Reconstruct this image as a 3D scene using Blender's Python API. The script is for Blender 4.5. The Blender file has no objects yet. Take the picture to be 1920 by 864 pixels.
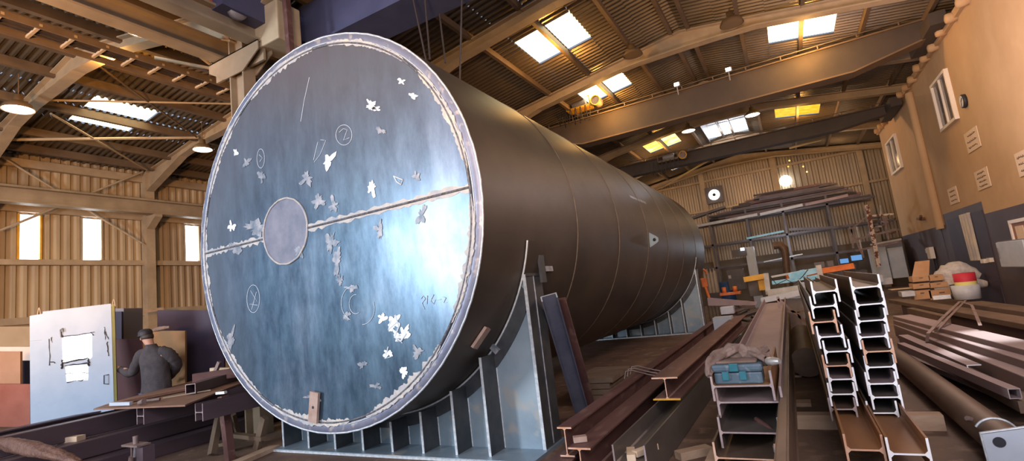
import bpy, math, random
from math import pi, sin, cos, hypot, atan2
from mathutils import Vector as V, Matrix
random.seed(7)
SC = bpy.context.scene
COL = SC.collection

# ------------------------------------------------------------------ camera
F = 947.0; CX, CY = 960.0, 432.0
CAM = V((0, 0, 1.55))
yaw, pitch, roll = -.4907, .136, -.1195
fwd = V((sin(yaw)*cos(pitch), cos(yaw)*cos(pitch), sin(pitch)))
r0 = V((cos(yaw), -sin(yaw), 0)); u0 = r0.cross(fwd)
RT = cos(roll)*r0 + sin(roll)*u0
UP = -sin(roll)*r0 + cos(roll)*u0
cd = bpy.data.cameras.new('camera'); cam = bpy.data.objects.new('camera', cd); COL.objects.link(cam)
m = Matrix((RT, UP, -fwd)).transposed().to_4x4(); m.translation = CAM
cam.matrix_world = m
cd.sensor_width = 36; cd.sensor_fit = 'HORIZONTAL'; cd.lens = F/1920*36; cd.clip_end = 300; cd.clip_start = .05
SC.camera = cam

def ray(x, y): return RT*((x-CX)/F) + UP*(-(y-CY)/F) + fwd
def at(x, y, X=None, Y=None, Z=None, d=None):
    r = ray(x, y)
    if X is not None: t = (X-CAM.x)/r.x
    elif Y is not None: t = (Y-CAM.y)/r.y
    elif Z is not None: t = (Z-CAM.z)/r.z
    else: t = d
    return CAM + r*t
def onroof(x, y, z0, s, x0, off=0):           # plane z = z0 + s*(X-x0) - off
    r = ray(x, y)
    t = (z0-off - s*x0 - CAM.z)/(r.z - s*r.x)
    return CAM + r*t

# ------------------------------------------------------------------ mesh builder
class MB:
    def __init__(s): s.v = []; s.f = []; s.m = []; s.sm = []
    def add(s, vs, fs, mi=0, smooth=False):
        n = len(s.v); s.v += [tuple(p) for p in vs]
        for k, f in enumerate(fs):
            s.f.append([n+i for i in f]); s.m.append(mi[k] if isinstance(mi, list) else mi); s.sm.append(smooth)
        return s
    def box(s, c, size, rz=0, mi=0, M=None):
        a, b, h = size[0]/2, size[1]/2, size[2]/2
        P = [V((x, y, z)) for z in (-h, h) for x, y in ((-a, -b), (a, -b), (a, b), (-a, b))]
        R = M if M is not None else Matrix.Rotation(rz, 3, 'Z')
        P = [R @ p + V(c) for p in P]
        return s.add(P, [(3,2,1,0),(4,5,6,7),(0,1,5,4),(1,2,6,5),(2,3,7,6),(3,0,4,7)], mi)
    def box2(s, lo, hi, mi=0):
        lo = V(lo); hi = V(hi); return s.box((lo+hi)/2, hi-lo, mi=mi)
    def bar(s, a, b, w, h, up=(0,0,1), mi=0):      # rectangular bar from a to b
        a = V(a); b = V(b); d = (b-a); L = d.length; d.normalize()
        u = V(up); x = d.cross(u)
        if x.length < 1e-4: x = d.cross(V((1,0,0)))
        x.normalize(); z = x.cross(d)
        return s.box((a+b)/2, (w, L, h), M=Matrix((x, d, z)).transposed(), mi=mi)
    def tube(s, pts, r, n=10, caps=True, closed=False, mi=0, smooth=True):
        pts = [V(p) for p in pts]; N = len(pts); rr = r if isinstance(r, (list, tuple)) else [r]*N
        rings = []; prev = None
        for i, p in enumerate(pts):
            if closed: d = pts[(i+1) % N]-pts[i-1]
            else: d = pts[min(i+1, N-1)]-pts[max(i-1, 0)]
            if d.length < 1e-9: d = V((0,0,1))
            d.normalize()
            if prev is None:
                x = d.cross(V((0,0,1)));
                if x.length < 1e-3: x = d.cross(V((1,0,0)))
            else: x = prev - d*prev.dot(d)
            x.normalize(); prev = x; y = d.cross(x)
            rings.append([p + (x*cos(2*pi*k/n)+y*sin(2*pi*k/n))*rr[i] for k in range(n)])
        vs = [q for r_ in rings for q in r_]; fs = []
        for i in range(N if closed else N-1):
            j = (i+1) % N
            for k in range(n): fs.append((i*n+k, i*n+(k+1)%n, j*n+(k+1)%n, j*n+k))
        s.add(vs, fs, mi, smooth)
        if caps and not closed:
            s.add(rings[0], [tuple(range(n))[::-1]], mi); s.add(rings[-1], [tuple(range(n))], mi)
        return s
    def ext(s, poly, a, b, xa=(1,0,0), za=(0,0,1), mi=0, endmi=None):   # 2D polygon at a, swept to b
        a = V(a); b = V(b); xa = V(xa); za = V(za); n = len(poly)
        A = [a+xa*p[0]+za*p[1] for p in poly]; B = [b+xa*p[0]+za*p[1] for p in poly]
        fs = [(i, (i+1)%n, n+(i+1)%n, n+i) for i in range(n)]
        s.add(A+B, fs, mi)
        e = mi if endmi is None else endmi
        s.add(A, [tuple(range(n))[::-1]], e); s.add(B, [tuple(range(n))], e)
        return s
    def lathe(s, prof, c, ax=(0,0,1), n=24, mi=0, smooth=True):         # prof: (r, h) along ax
        ax = V(ax).normalized(); x = ax.cross(V((0,0,1)))
        if x.length < 1e-3: x = V((1,0,0))
        x.normalize(); y = ax.cross(x); c = V(c); vs = []
        for r, h in prof:
            for k in range(n): vs.append(c+ax*h+(x*cos(2*pi*k/n)+y*sin(2*pi*k/n))*max(r, 1e-4))
        fs = [(i*n+k, i*n+(k+1)%n, (i+1)*n+(k+1)%n, (i+1)*n+k) for i in range(len(prof)-1) for k in range(n)]
        return s.add(vs, fs, mi, smooth)
    def build(s, name, mats, parent=None, loc=None, bevel=0):
        if not isinstance(mats, (list, tuple)): mats = [mats]
        me = bpy.data.meshes.new(name); vs = s.v
        pl = V((0,0,0))
        if parent is not None: pl = parent.get('_o') and V(parent['_o']) or V((0,0,0))
        o0 = V(loc) if loc is not None else pl
        me.from_pydata([tuple(V(p)-o0) for p in vs], [], s.f)
        for mt in mats: me.materials.append(mt)
        for i, p in enumerate(me.polygons): p.material_index = min(s.m[i], len(mats)-1); p.use_smooth = s.sm[i]
        me.update()
        o = bpy.data.objects.new(name, me); COL.objects.link(o)
        if parent is not None:
            o.parent = parent; o.location = o0-pl
        else: o.location = o0
        o['_o'] = tuple(o0)
        if bevel:
            b = o.modifiers.new('bevel', 'BEVEL'); b.width = bevel; b.segments = 2; b.limit_method = 'ANGLE'
        return o

def tag(o, label, cat, group=None, kind='thing'):
    o['label'] = label; o['category'] = cat; o['kind'] = kind
    if group: o['group'] = group
    return o
def thing(name, label, cat, loc, group=None):
    o = bpy.data.objects.new(name, None); COL.objects.link(o); o.location = loc; o['_o'] = tuple(V(loc))
    o.empty_display_size = .1
    return tag(o, label, cat, group)
def struct(name, mb, mat, parent=None):
    o = mb.build(name, mat, parent)
    if parent is None: o['kind'] = 'structure'
    return o

# ------------------------------------------------------------------ materials
def nodes(name):
    m = bpy.data.materials.new(name); m.use_nodes = True
    nt = m.node_tree; b = nt.nodes['Principled BSDF']; return m, nt, b
def mat(name, c1, c2=None, scale=4, rough=.6, metal=0, bump=0, bscale=None, c3=None, stretch=None, thr=(.35,.65), spec=None):
    m, nt, b = nodes(name); N = nt.nodes; L = nt.links
    b.inputs['Roughness'].default_value = rough; b.inputs['Metallic'].default_value = metal
    if spec is not None: b.inputs['Specular IOR Level'].default_value = spec
    if c2 is None: b.inputs['Base Color'].default_value = (*c1, 1)
    tc = N.new('ShaderNodeTexCoord'); mp = N.new('ShaderNodeMapping'); L.new(tc.outputs['Object'], mp.inputs[0])
    if stretch: mp.inputs['Scale'].default_value = stretch
    if c2 is not None:
        no = N.new('ShaderNodeTexNoise'); no.inputs['Scale'].default_value = scale; no.inputs['Detail'].default_value = 6; no.inputs['Roughness'].default_value = .6
        L.new(mp.outputs[0], no.inputs['Vector'])
        cr = N.new('ShaderNodeValToRGB'); L.new(no.outputs['Fac'], cr.inputs[0])
        cr.color_ramp.elements[0].position = thr[0]; cr.color_ramp.elements[0].color = (*c1, 1)
        cr.color_ramp.elements[1].position = thr[1]; cr.color_ramp.elements[1].color = (*c2, 1)
        out = cr.outputs[0]
        if c3 is not None:
            n2 = N.new('ShaderNodeTexNoise'); n2.inputs['Scale'].default_value = scale*3.3; n2.inputs['Detail'].default_value = 8
            L.new(mp.outputs[0], n2.inputs['Vector'])
            c_ = N.new('ShaderNodeValToRGB'); L.new(n2.outputs['Fac'], c_.inputs[0])
            c_.color_ramp.elements[0].position = .56; c_.color_ramp.elements[1].position = .66
            mx = N.new('ShaderNodeMix'); mx.data_type = 'RGBA'; L.new(c_.outputs[0], mx.inputs[0]); L.new(out, mx.inputs[6]); mx.inputs[7].default_value = (*c3, 1)
            out = mx.outputs[2]
        L.new(out, b.inputs['Base Color'])
    if bump:
        nb = N.new('ShaderNodeTexNoise'); nb.inputs['Scale'].default_value = bscale or scale*6; nb.inputs['Detail'].default_value = 5
        L.new(mp.outputs[0], nb.inputs['Vector'])
        bp = N.new('ShaderNodeBump'); bp.inputs['Strength'].default_value = bump; bp.inputs['Distance'].default_value = .02
        L.new(nb.outputs['Fac'], bp.inputs['Height']); L.new(bp.outputs[0], b.inputs['Normal'])
    return m
def emis(name, col, s, base=(0,0,0)):
    m, nt, b = nodes(name); b.inputs['Base Color'].default_value = (*base, 1)
    b.inputs['Emission Color'].default_value = (*col, 1); b.inputs['Emission Strength'].default_value = s; b.inputs['Roughness'].default_value = .8
    return m
def emis_noise(name, c1, c2, s, scale=3):
    m, nt, b = nodes(name); N = nt.nodes; L = nt.links
    tc = N.new('ShaderNodeTexCoord'); no = N.new('ShaderNodeTexNoise'); no.inputs['Scale'].default_value = scale; L.new(tc.outputs['Object'], no.inputs['Vector'])
    cr = N.new('ShaderNodeValToRGB'); L.new(no.outputs['Fac'], cr.inputs[0])
    cr.color_ramp.elements[0].position = .4; cr.color_ramp.elements[0].color = (*c1, 1); cr.color_ramp.elements[1].position = .65; cr.color_ramp.elements[1].color = (*c2, 1)
    L.new(cr.outputs[0], b.inputs['Emission Color']); b.inputs['Emission Strength'].default_value = s; b.inputs['Base Color'].default_value = (0,0,0,1)
    return m

T = {}
T['floor'] = mat('concrete_floor', (.12,.075,.055), (.20,.125,.085), 1.3, .75, bump=.3, c3=(.26,.17,.12), bscale=20)
T['corrW'] = mat('corrugated_wall', (.30,.22,.14), (.46,.35,.22), .8, .6, bump=.05, stretch=(1,1,.25))
T['corrF'] = mat('corrugated_far_wall', (.30,.25,.20), (.42,.34,.25), .7, .5, .2, stretch=(1,1,.25))
T['roof'] = mat('corrugated_roof', (.11,.085,.06), (.17,.13,.09), .5, .4, .45)
T['masonry'] = mat('plinth_masonry', (.28,.2,.12), (.36,.26,.16), 1.2, .9)
T['purlin'] = mat('purlin_steel', (.11,.075,.05), (.16,.11,.07), 2, .6)
T['rafter'] = mat('rafter_paint', (.33,.25,.17), (.43,.33,.22), 2, .6)
T['runway'] = mat('runway_beam_paint', (.33,.26,.18), (.24,.18,.12), 1.5, .55)
T['plaster'] = mat('wall_plaster', (.47,.30,.16), (.56,.37,.21), .5, .85, bump=.1, c3=(.52,.34,.19))
T['dado'] = mat('dado_paint', (.06,.048,.065), (.09,.07,.085), 1, .6)
T['plain_dark'] = mat('dark_steel', (.035,.028,.03), (.06,.045,.045), 3, .55, .3)
T['navy'] = mat('navy_crane_paint', (.05,.055,.12), (.07,.075,.15), 2, .5)
T['girder'] = mat('brown_crane_paint', (.055,.042,.036), (.075,.055,.045), 1.2, .85)
T['girder2'] = mat('brown_crane_flange', (.13,.085,.05), (.17,.11,.065), 1.2, .85)
T['red'] = mat('conductor_rail_red', (.55,.10,.03), (.45,.08,.03), 3, .5)
T['white'] = emis_noise('bright_window', (1,1,1), (1,1,1), 6)
T['skyN'] = emis_noise('skylight_near', (1,.80,.42), (1,.88,.55), 7)
T['skyF'] = emis_noise('skylight_far', (1,.50,.01), (1,.70,.04), 1.1, 5)
T['skyM'] = emis_noise('skylight_mid', (1,.62,.08), (1,.9,.45), 1.8, 2.5)
T['lampE'] = emis('lamp_glow', (1,.95,.85), 14)
T['lamp'] = mat('lamp_shade', (.25,.17,.10), None, rough=.45, metal=.4)
T['beamred'] = mat('primed_beam', (.115,.055,.05), (.175,.085,.075), 3, .55, .25, bump=.1, c3=(.21,.12,.10), stretch=(1,.3,1))
T['beambrown'] = mat('rusty_beam', (.13,.085,.06), (.21,.14,.10), 3, .55, .3, bump=.1, stretch=(1,.35,1))
T['beamgrey'] = mat('mill_scale_beam', (.14,.12,.11), (.22,.185,.165), 2.5, .45, .4, bump=.08, stretch=(1,.3,1))
T['beampurple'] = mat('dusty_purple_beam', (.27,.20,.205), (.36,.27,.27), 2, .6, .2, bump=.08, stretch=(1,.3,1))
T['beamdark'] = mat('dark_beam', (.085,.06,.075), (.13,.09,.105), 2, .5, .3, stretch=(1,.3,1))
T['beamorange'] = mat('orange_rust_beam', (.34,.16,.06), (.26,.13,.07), 3, .6, .15, bump=.1, stretch=(1,.4,1))
T['cut'] = mat('saw_cut_steel', (.95,.95,.98), None, rough=.3, metal=0)
T['cutrust'] = mat('rusted_cut_steel', (.62,.30,.16), (.75,.5,.38), 12, .5, .2)
T['cutgrey'] = mat('dull_cut_steel', (.30,.24,.26), (.45,.34,.32), 12, .5, .2)
T['wood'] = mat('raw_timber', (.36,.24,.16), (.48,.34,.24), 6, .8, bump=.2, stretch=(.3,1,1))
T['darkwood'] = mat('shaded_timber', (.13,.09,.06), (.2,.14,.10), 6, .9, bump=.3, stretch=(.3,1,1))
T['woodpale'] = mat('pale_timber', (.62,.46,.30), (.75,.58,.42), 6, .8, stretch=(.3,1,1))
T['rustplate'] = mat('rust_plate', (.20,.105,.07), (.28,.15,.10), 3, .7, bump=.1)
T['ply'] = mat('brown_board', (.22,.11,.04), (.28,.15,.06), 2, .7)
T['panel'] = mat('white_panel', (.30,.40,.53), (.38,.47,.60), 1.6, .5, bump=.03)
T['black'] = mat('black_mark', (.02,.02,.03))
T['hole'] = emis('daylit_cutout', (1,1,1), 2.2, (.9,.9,.9))
T['skin'] = mat('skin', (.55,.30,.22))
T['jacket'] = mat('jacket_cloth', (.045,.038,.042), (.075,.062,.066), 9, .9, bump=.5, bscale=14)
T['cap'] = mat('cap_cloth', (.02,.018,.024))
T['jeans'] = mat('denim', (.12,.20,.33), (.16,.26,.4), 20)
T['shoe'] = mat('shoe', (.03,.025,.02))
T['chalk'] = emis('chalk', (.8,.88,1), .08, (.65,.72,.8))
T['patchw'] = mat('ground_steel_bright', (.95,.97,1.0), (.8,.85,.9), 20, .35, .2)
T['patchg'] = mat('ground_steel_dull', (.15,.19,.24), (.42,.40,.42), 9, .5, .3)
T['weld'] = mat('weld_bead', (.10,.10,.12), (.25,.24,.25), 40, .5, .5, bump=.6, bscale=60)
T['weldpale'] = mat('burnt_weld_band', (.60,.55,.49), (.36,.37,.42), 5, .6, .1, c3=(.66,.54,.42))
T['tagplate'] = mat('rusty_tag_plate', (.40,.26,.20), (.5,.36,.3), 9, .5, .2)
T['tealsteel'] = mat('saddle_plate', (.19,.27,.34), (.34,.42,.48), 1.1, .45, .35, bump=.05, c3=(.42,.42,.40))
T['saddledark'] = mat('saddle_dark', (.05,.055,.065), (.09,.095,.10), 4, .5, .4)
T['bright'] = mat('bright_edge', (.75,.80,.84), (.5,.55,.6), 25, .4, .3)
T['toolbox'] = mat('toolbox_plastic', (.06,.10,.135), (.09,.135,.175), 6, .45, c3=(.16,.20,.24))
T['toollatch'] = mat('toolbox_latch', (.015,.13,.17), (.03,.17,.22), 8, .4)
T['glove'] = mat('work_cloth', (.17,.11,.09), (.26,.18,.15), 8, .95, bump=.6, bscale=25)
T['silver'] = mat('silver_cuff', (.6,.58,.56), (.35,.3,.28), 14, .4, .5)
T['cardboard'] = mat('cardboard', (.48,.27,.14), (.56,.34,.19), 4, .85)
T['cabgrey'] = mat('grey_enamel', (.42,.47,.55), (.5,.55,.63), 3, .4)
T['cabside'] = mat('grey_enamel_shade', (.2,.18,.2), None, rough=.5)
T['paper'] = mat('poster_paper', (.66,.50,.36), (.72,.56,.42), 5, .8)
T['ink'] = mat('poster_ink', (.16,.09,.06))
T['frame'] = mat('window_frame', (.78,.70,.62), None, rough=.4)
T['glassd'] = mat('window_glass', (.10,.09,.10), (.20,.18,.18), 1.5, .08, .0)
T['clockf'] = mat('clock_face', (.62,.58,.56))
T['yellow'] = mat('yellow_paint', (.75,.40,.03), (.6,.3,.03), 4, .5)
T['orange'] = mat('orange_paint', (.75,.2,.04), (.5,.12,.03), 5, .5)
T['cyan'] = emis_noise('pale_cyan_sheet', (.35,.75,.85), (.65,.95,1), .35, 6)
T['offwhite'] = mat('machine_offwhite', (.50,.50,.48), (.36,.34,.32), 4, .5, bump=.1)
T['machine'] = mat('machine_dark', (.06,.05,.055), (.10,.085,.09), 2, .5)
T['midgrey'] = mat('machine_grey', (.17,.16,.18), (.24,.22,.24), 2, .5)
T['blue'] = mat('blue_drum_paint', (.02,.07,.20))
T['screen'] = emis('screen_blue', (.16,.38,.75), .9)
T['cyl'] = mat('gas_cylinder_paint', (.36,.30,.22), (.28,.22,.16), 3, .5)
T['scaf'] = mat('flaking_post_paint', (.75,.62,.52), (.16,.05,.03), 9, .7, thr=(.47,.53))
T['cloth'] = mat('white_cloth', (.70,.66,.64), (.5,.46,.45), 9, .9, bump=.5)
T['redcan'] = mat('paint_can_red', (.6,.03,.06)); T['yelcan'] = mat('paint_can_yellow', (.85,.75,.25))
T['door'] = mat('door_brown', (.22,.08,.035), (.28,.1,.045), 3, .5)
T['curtain'] = mat('curtain_pale', (.62,.56,.46), (.42,.40,.46), 3, .8)
T['rope'] = mat('wire_rope', (.30,.24,.22))
T['strap'] = mat('steel_strap', (.16,.11,.10), (.28,.2,.18), 8, .6, .3)
T['whitebox'] = mat('white_bucket', (.62,.64,.70), (.5,.52,.58), 6, .5)
T['greencan'] = mat('can_dark', (.04,.05,.06))
T['maroon'] = mat('maroon_sheet', (.09,.035,.04), (.12,.045,.05), 2, .6)
T['tarp'] = mat('dark_sheet', (.035,.025,.05), (.05,.035,.065), 2, .6)
T['beige'] = mat('beige_sheet', (.60,.47,.40), (.66,.54,.46), 2, .7)
T['redboard'] = mat('red_board', (.22,.06,.035), (.28,.09,.06), 2, .7)
T['orangeboard'] = mat('orange_board', (.30,.16,.09), (.36,.20,.12), 2, .7)

# tank end plate and shell: bluish mill-scale, position aware (object space)
def head_mat():
    m, nt, b = nodes('tank_end_steel'); N = nt.nodes; L = nt.links
    tc = N.new('ShaderNodeTexCoord')
    no = N.new('ShaderNodeTexNoise'); no.inputs['Scale'].default_value = .9; no.inputs['Detail'].default_value = 9; no.inputs['Roughness'].default_value = .65; no.inputs['Distortion'].default_value = .4
    L.new(tc.outputs['Object'], no.inputs['Vector'])
    cr = N.new('ShaderNodeValToRGB'); L.new(no.outputs['Fac'], cr.inputs[0]); e = cr.color_ramp.elements
    e[0].position = .3; e[0].color = (.07,.125,.175, 1); e[1].position = .7; e[1].color = (.17,.23,.30, 1)
    x = e.new(.5); x.color = (.105,.175,.245, 1)
    n3 = N.new('ShaderNodeTexNoise'); n3.inputs['Scale'].default_value = 3; n3.inputs['Detail'].default_value = 10; n3.inputs['Roughness'].default_value = .75
    mp = N.new('ShaderNodeMapping'); mp.inputs['Scale'].default_value = (1.6, 1, .5); L.new(tc.outputs['Object'], mp.inputs[0]); L.new(mp.outputs[0], n3.inputs['Vector'])
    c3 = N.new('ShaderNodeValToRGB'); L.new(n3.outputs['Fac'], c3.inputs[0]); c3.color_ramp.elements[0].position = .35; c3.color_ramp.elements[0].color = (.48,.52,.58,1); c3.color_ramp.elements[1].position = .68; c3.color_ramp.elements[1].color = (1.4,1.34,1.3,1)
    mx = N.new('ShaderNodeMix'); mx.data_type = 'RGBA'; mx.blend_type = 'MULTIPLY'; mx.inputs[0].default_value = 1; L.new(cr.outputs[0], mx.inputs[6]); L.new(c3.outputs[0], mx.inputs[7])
    # reflected light put into the colour: greyer and more purple towards the top
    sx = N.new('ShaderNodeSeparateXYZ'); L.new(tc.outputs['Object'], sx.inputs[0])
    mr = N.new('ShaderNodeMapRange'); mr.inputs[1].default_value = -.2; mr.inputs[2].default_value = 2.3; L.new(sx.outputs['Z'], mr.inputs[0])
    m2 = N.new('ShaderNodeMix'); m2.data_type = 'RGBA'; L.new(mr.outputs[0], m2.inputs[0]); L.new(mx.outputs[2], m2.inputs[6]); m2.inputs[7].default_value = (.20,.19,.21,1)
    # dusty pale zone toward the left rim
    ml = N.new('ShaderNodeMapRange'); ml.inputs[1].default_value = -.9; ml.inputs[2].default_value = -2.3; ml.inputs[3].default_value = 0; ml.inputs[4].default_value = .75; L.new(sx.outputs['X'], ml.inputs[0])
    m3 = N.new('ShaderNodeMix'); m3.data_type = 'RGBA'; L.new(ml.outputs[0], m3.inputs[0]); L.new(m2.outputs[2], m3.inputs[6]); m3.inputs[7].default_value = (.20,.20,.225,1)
    L.new(m3.outputs[2], b.inputs['Base Color'])
    b.inputs['Metallic'].default_value = .5
    rr = N.new('ShaderNodeMapRange'); rr.inputs[3].default_value = .23; rr.inputs[4].default_value = .37; L.new(n3.outputs['Fac'], rr.inputs[0]); L.new(rr.outputs[0], b.inputs['Roughness'])
    bp = N.new('ShaderNodeBump'); bp.inputs['Strength'].default_value = .05; bp.inputs['Distance'].default_value = .02; L.new(no.outputs['Fac'], bp.inputs['Height']); L.new(bp.outputs[0], b.inputs['Normal'])
    return m
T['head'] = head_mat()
T['rim'] = mat('tank_rim_steel', (.20,.22,.31), (.28,.29,.37), 3, .45, .4, bump=.1, c3=(.5,.46,.46))
T['shell'] = mat('tank_shell_steel', (.065,.052,.043), (.105,.084,.067), 1.2, .5, .3, bump=.05, bscale=3, stretch=(1,.6,1))
T['dusk'] = mat('manhole_disc_steel', (.15,.16,.21), (.25,.24,.29), 4, .5, .3)

# ------------------------------------------------------------------ SETTING
YF = 31.0; XR = 4.2; XL = -19.5
ZR, S = 8.15, .15; RX = -1.5
VX, EX = -7.6, 7.2          # valley, right eave
LZ0 = at(268, 322, X=XL).z; LS = .15; LRX = -13.4
def zroof(x):
    if x > VX: return ZR - S*abs(x-RX)
    zr = LZ0 + LS*(LRX-XL)
    return LZ0+LS*(x-XL) if x < LRX else zr - (x-LRX)*(zr-(ZR-S*(RX-VX)))/(VX-LRX)

b = MB().add([(-21,-3,0),(9,-3,0),(9,YF+.5,0),(-21,YF+.5,0)], [(0,1,2,3)])
struct('floor', b, T['floor'])

def corr_profile(a0, a1, per=.2, amp=.018):
    n = max(1, round((a1-a0)/per)); pts = []
    for i in range(n):
        u = a0+(a1-a0)*i/n; w = (a1-a0)/n
        pts += [(u, -amp), (u+w*.30, -amp), (u+w*.48, amp), (u+w*.82, amp)]
    pts.append((a1, -amp)); return pts
def sheet(mb, prof, fn0, fn1):       # fn(u, off) -> point
    A = [fn0(u, o) for u, o in prof]; B = [fn1(u, o) for u, o in prof]; n = len(A)
    mb.add(A+B, [(i, i+1, n+i+1, n+i) for i in range(n-1)])

# roof sheets with skylight openings: ribs run along the slope
def roof_sheet(name, xa, xb, holes, y0=-1.5, y1=YF):
    xs = sorted({xa, xb, *[h[0] for h in holes], *[h[1] for h in holes]})
    mb = MB()
    for x0, x1 in zip(xs[:-1], xs[1:]):
        ys = [(y0, y1)]
        for h in holes:
            if h[0] < x1-1e-4 and h[1] > x0+1e-4:
                n = []
                for s0, s1 in ys:
                    if h[2] < s1 and h[3] > s0:
                        if h[2] > s0: n.append((s0, h[2]))
                        if h[3] < s1: n.append((h[3], s1))
                    else: n.append((s0, s1))
                ys = n
        for s0, s1 in ys:
            z0 = zroof(x0+1e-4); z1 = zroof(x1-1e-4)
            sheet(mb, corr_profile(s0, s1, .17, .026), lambda u, o: (x0, u, z0+o), lambda u, o: (x1, u, z1+o))
    return struct(name, mb, T['roof'])
SKY_L = [(-4.88,-4.15,10.35,11.8),(-4.05,-3.4,10.35,11.85),(-4.88,-4.15,14.15,15.6),(-4.05,-3.4,14.15,15.6),
         (-4.88,-4.15,22.3,23.95),(-4.05,-3.4,22.3,24.0),(-4.88,-4.15,27.4,28.9),(-4.05,-3.4,27.4,28.9),(-4.88,-4.15,18.3,19.8),(-4.05,-3.4,18.3,19.8)]
SKY_R = [(.53,1.25,14.2,15.7),(1.31,2.07,14.2,15.7),(.5,1.25,22.45,23.95),(1.31,2.07,22.45,23.95),(.48,1.25,26.9,28.3),(1.31,2.05,26.9,28.3),(.5,1.25,18.3,19.8),(1.31,2.05,18.3,19.8)]
VENT = (-2.35,-.62,22.6,25.6)
q1 = [onroof(*p, LZ0, LS, XL) for p in ((128,222),(150,206),(258,232),(240,247))]
q2 = [onroof(*p, LZ0, LS, XL) for p in ((157,198),(178,181),(297,209),(275,227))]
def bb(q): return (min(p.x for p in q), max(p.x for p in q), min(p.y for p in q), max(p.y for p in q))
h1, h2 = bb(q1), bb(q2)
h2 = (max(h2[0], h1[1]+.08), h2[1], h2[2], h2[3])
q3 = [onroof(*p, ZR-S*(RX-VX), -(LZ0+LS*(LRX-XL)-(ZR-S*(RX-VX)))/(VX-LRX), VX) for p in ((382,67),(457,90),(458,98),(390,75))]
h3 = bb(q3)
h3 = (h3[0]-.25, h3[1]+.3, h3[2], h3[3]+.8)
print('left skylights', h1, h2, h3)
SKY_LL = [h1, h2]; SKY_LR = [h3] if LRX < h3[0] < VX else []
roof_sheet('ceiling', VX, RX, SKY_L + [(VENT[0], RX, VENT[2], VENT[3])])
roof_sheet('ceiling.001', RX, EX, SKY_R + [(RX, VENT[1], VENT[2], VENT[3])])
roof_sheet('ceiling.002', XL-.1, LRX, SKY_LL)
roof_sheet('ceiling.003', LRX, VX, SKY_LR)
wn = [0]
def pane(h, mt, dz=.03):
    wn[0] += 1
    mb = MB().add([(h[0],h[2],zroof(h[0]+.001)-0+dz),(h[1],h[2],zroof(h[1]-.001)+dz),(h[1],h[3],zroof(h[1]-.001)+dz),(h[0],h[3],zroof(h[0]+.001)+dz)], [(0,1,2,3)])
    struct('window_%d' % wn[0], mb, T[mt])
for h in SKY_L[:4]: pane(h, 'skyN')
for h in SKY_L[4:6]: pane(h, 'skyM')
for h in SKY_L[6:]: pane(h, 'skyF')
for h in SKY_R[:2]: pane(h, 'skyN')
for h in SKY_R[2:]: pane(h, 'skyF')
for h in SKY_LL+SKY_LR: pane(h, 'skyN')
# raised ridge vent with glazed end
mb = MB(); x0, x1, y0, y1 = VENT; zt = ZR+.42
xs = [x0+(x1-x0)*i/8 for i in range(9)]
zs = [zt+.22*sin(pi*i/8) for i in range(9)]
for i in range(8): mb.add([(xs[i],y0,zs[i]),(xs[i+1],y0,zs[i+1]),(xs[i+1],y1,zs[i+1]),(xs[i],y1,zs[i])], [(0,1,2,3)])
for x in (x0, x1): mb.add([(x,y0,ZR-.25),(x,y1,ZR-.25),(x,y1,zt),(x,y0,zt)], [(0,1,2,3)])
for k in range(1, 5): mb.bar((x0,y0+k*.6,zt-.02),(x1,y0+k*.6,zt-.02),.05,.06)
struct('trim_1', mb, emis_noise('vent_cowl', (.55,.50,.50), (.75,.70,.72), .55, 3))  # emission stands in for daylight falling on the cowl
wn[0] += 1
struct('window_%d' % wn[0], MB().add([(x0,y1,ZR-.05),(x1,y1,ZR-.05)]+[(xs[8-i],y1,zs[8-i]) for i in range(9)], [tuple(range(11))]), emis('vent_daylight', (.75,.85,1), 7))

# left wall with tall window slots
WL = []
for pa, pb in (((34,400),(34,485)), ((152,409),(152,487)), ((344,422),(344,490))):
    a = at(*pa, X=XL); c = at(*pb, X=XL); WL.append([a.y, 0, c.z, a.z])
WL[0][1] = at(76,403,X=XL).y; WL[1][1] = at(190,412,X=XL).y; WL[2][1] = WL[2][0]+(WL[1][1]-WL[1][0])*1.0
z_top = sum(w[3] for w in WL)/3; z_bot = sum(w[2] for w in WL)/3
print('wl windows', WL)
dy = WL[2][0]-WL[1][0]
for w in (WL[0][0]-dy*.6,): pass
more = [[WL[2][0]+k*dy*.75, WL[2][1]+k*dy*.75] for k in (1,2,3,4,5,6,7)]
wins = [(w[0], w[1]) for w in WL]+[tuple(w) for w in more if w[1] < YF-1]
zc = at(140,600,X=XL).z            # top of plinth
mb = MB()
ycur = -1.5
spans = []
for a, c in sorted(wins):
    spans.append((ycur, a, zc, LZ0)); spans.append((a, c, zc, z_bot)); spans.append((a, c, z_top, LZ0)); ycur = c
spans.append((ycur, YF, zc, LZ0))
for a, c, za, zb in spans:
    sheet(mb, corr_profile(a, c, .24, .03), lambda u, o: (XL+o, u, za), lambda u, o: (XL+o, u, zb))
struct('wall_left', mb, T['corrW'])
struct('wall_left_plinth', MB().box2((XL-.15,-1.5,0),(XL+.05,YF,zc)), T['masonry'])
for a, c in wins:
    wn[0] += 1
    o = struct('window_%d' % wn[0], MB().add([(XL-.08,a,z_bot),(XL-.08,c,z_bot),(XL-.08,c,z_top),(XL-.08,a,z_top)], [(0,1,2,3)]), T['white'])
    fr = MB()
    for yy in (a, c): fr.box((XL+.0, yy, (z_bot+z_top)/2), (.12,.05,z_top-z_bot))
    fr.build('window_frame', T['yellow'] if a == WL[0][0] else T['rafter'], o)
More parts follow.
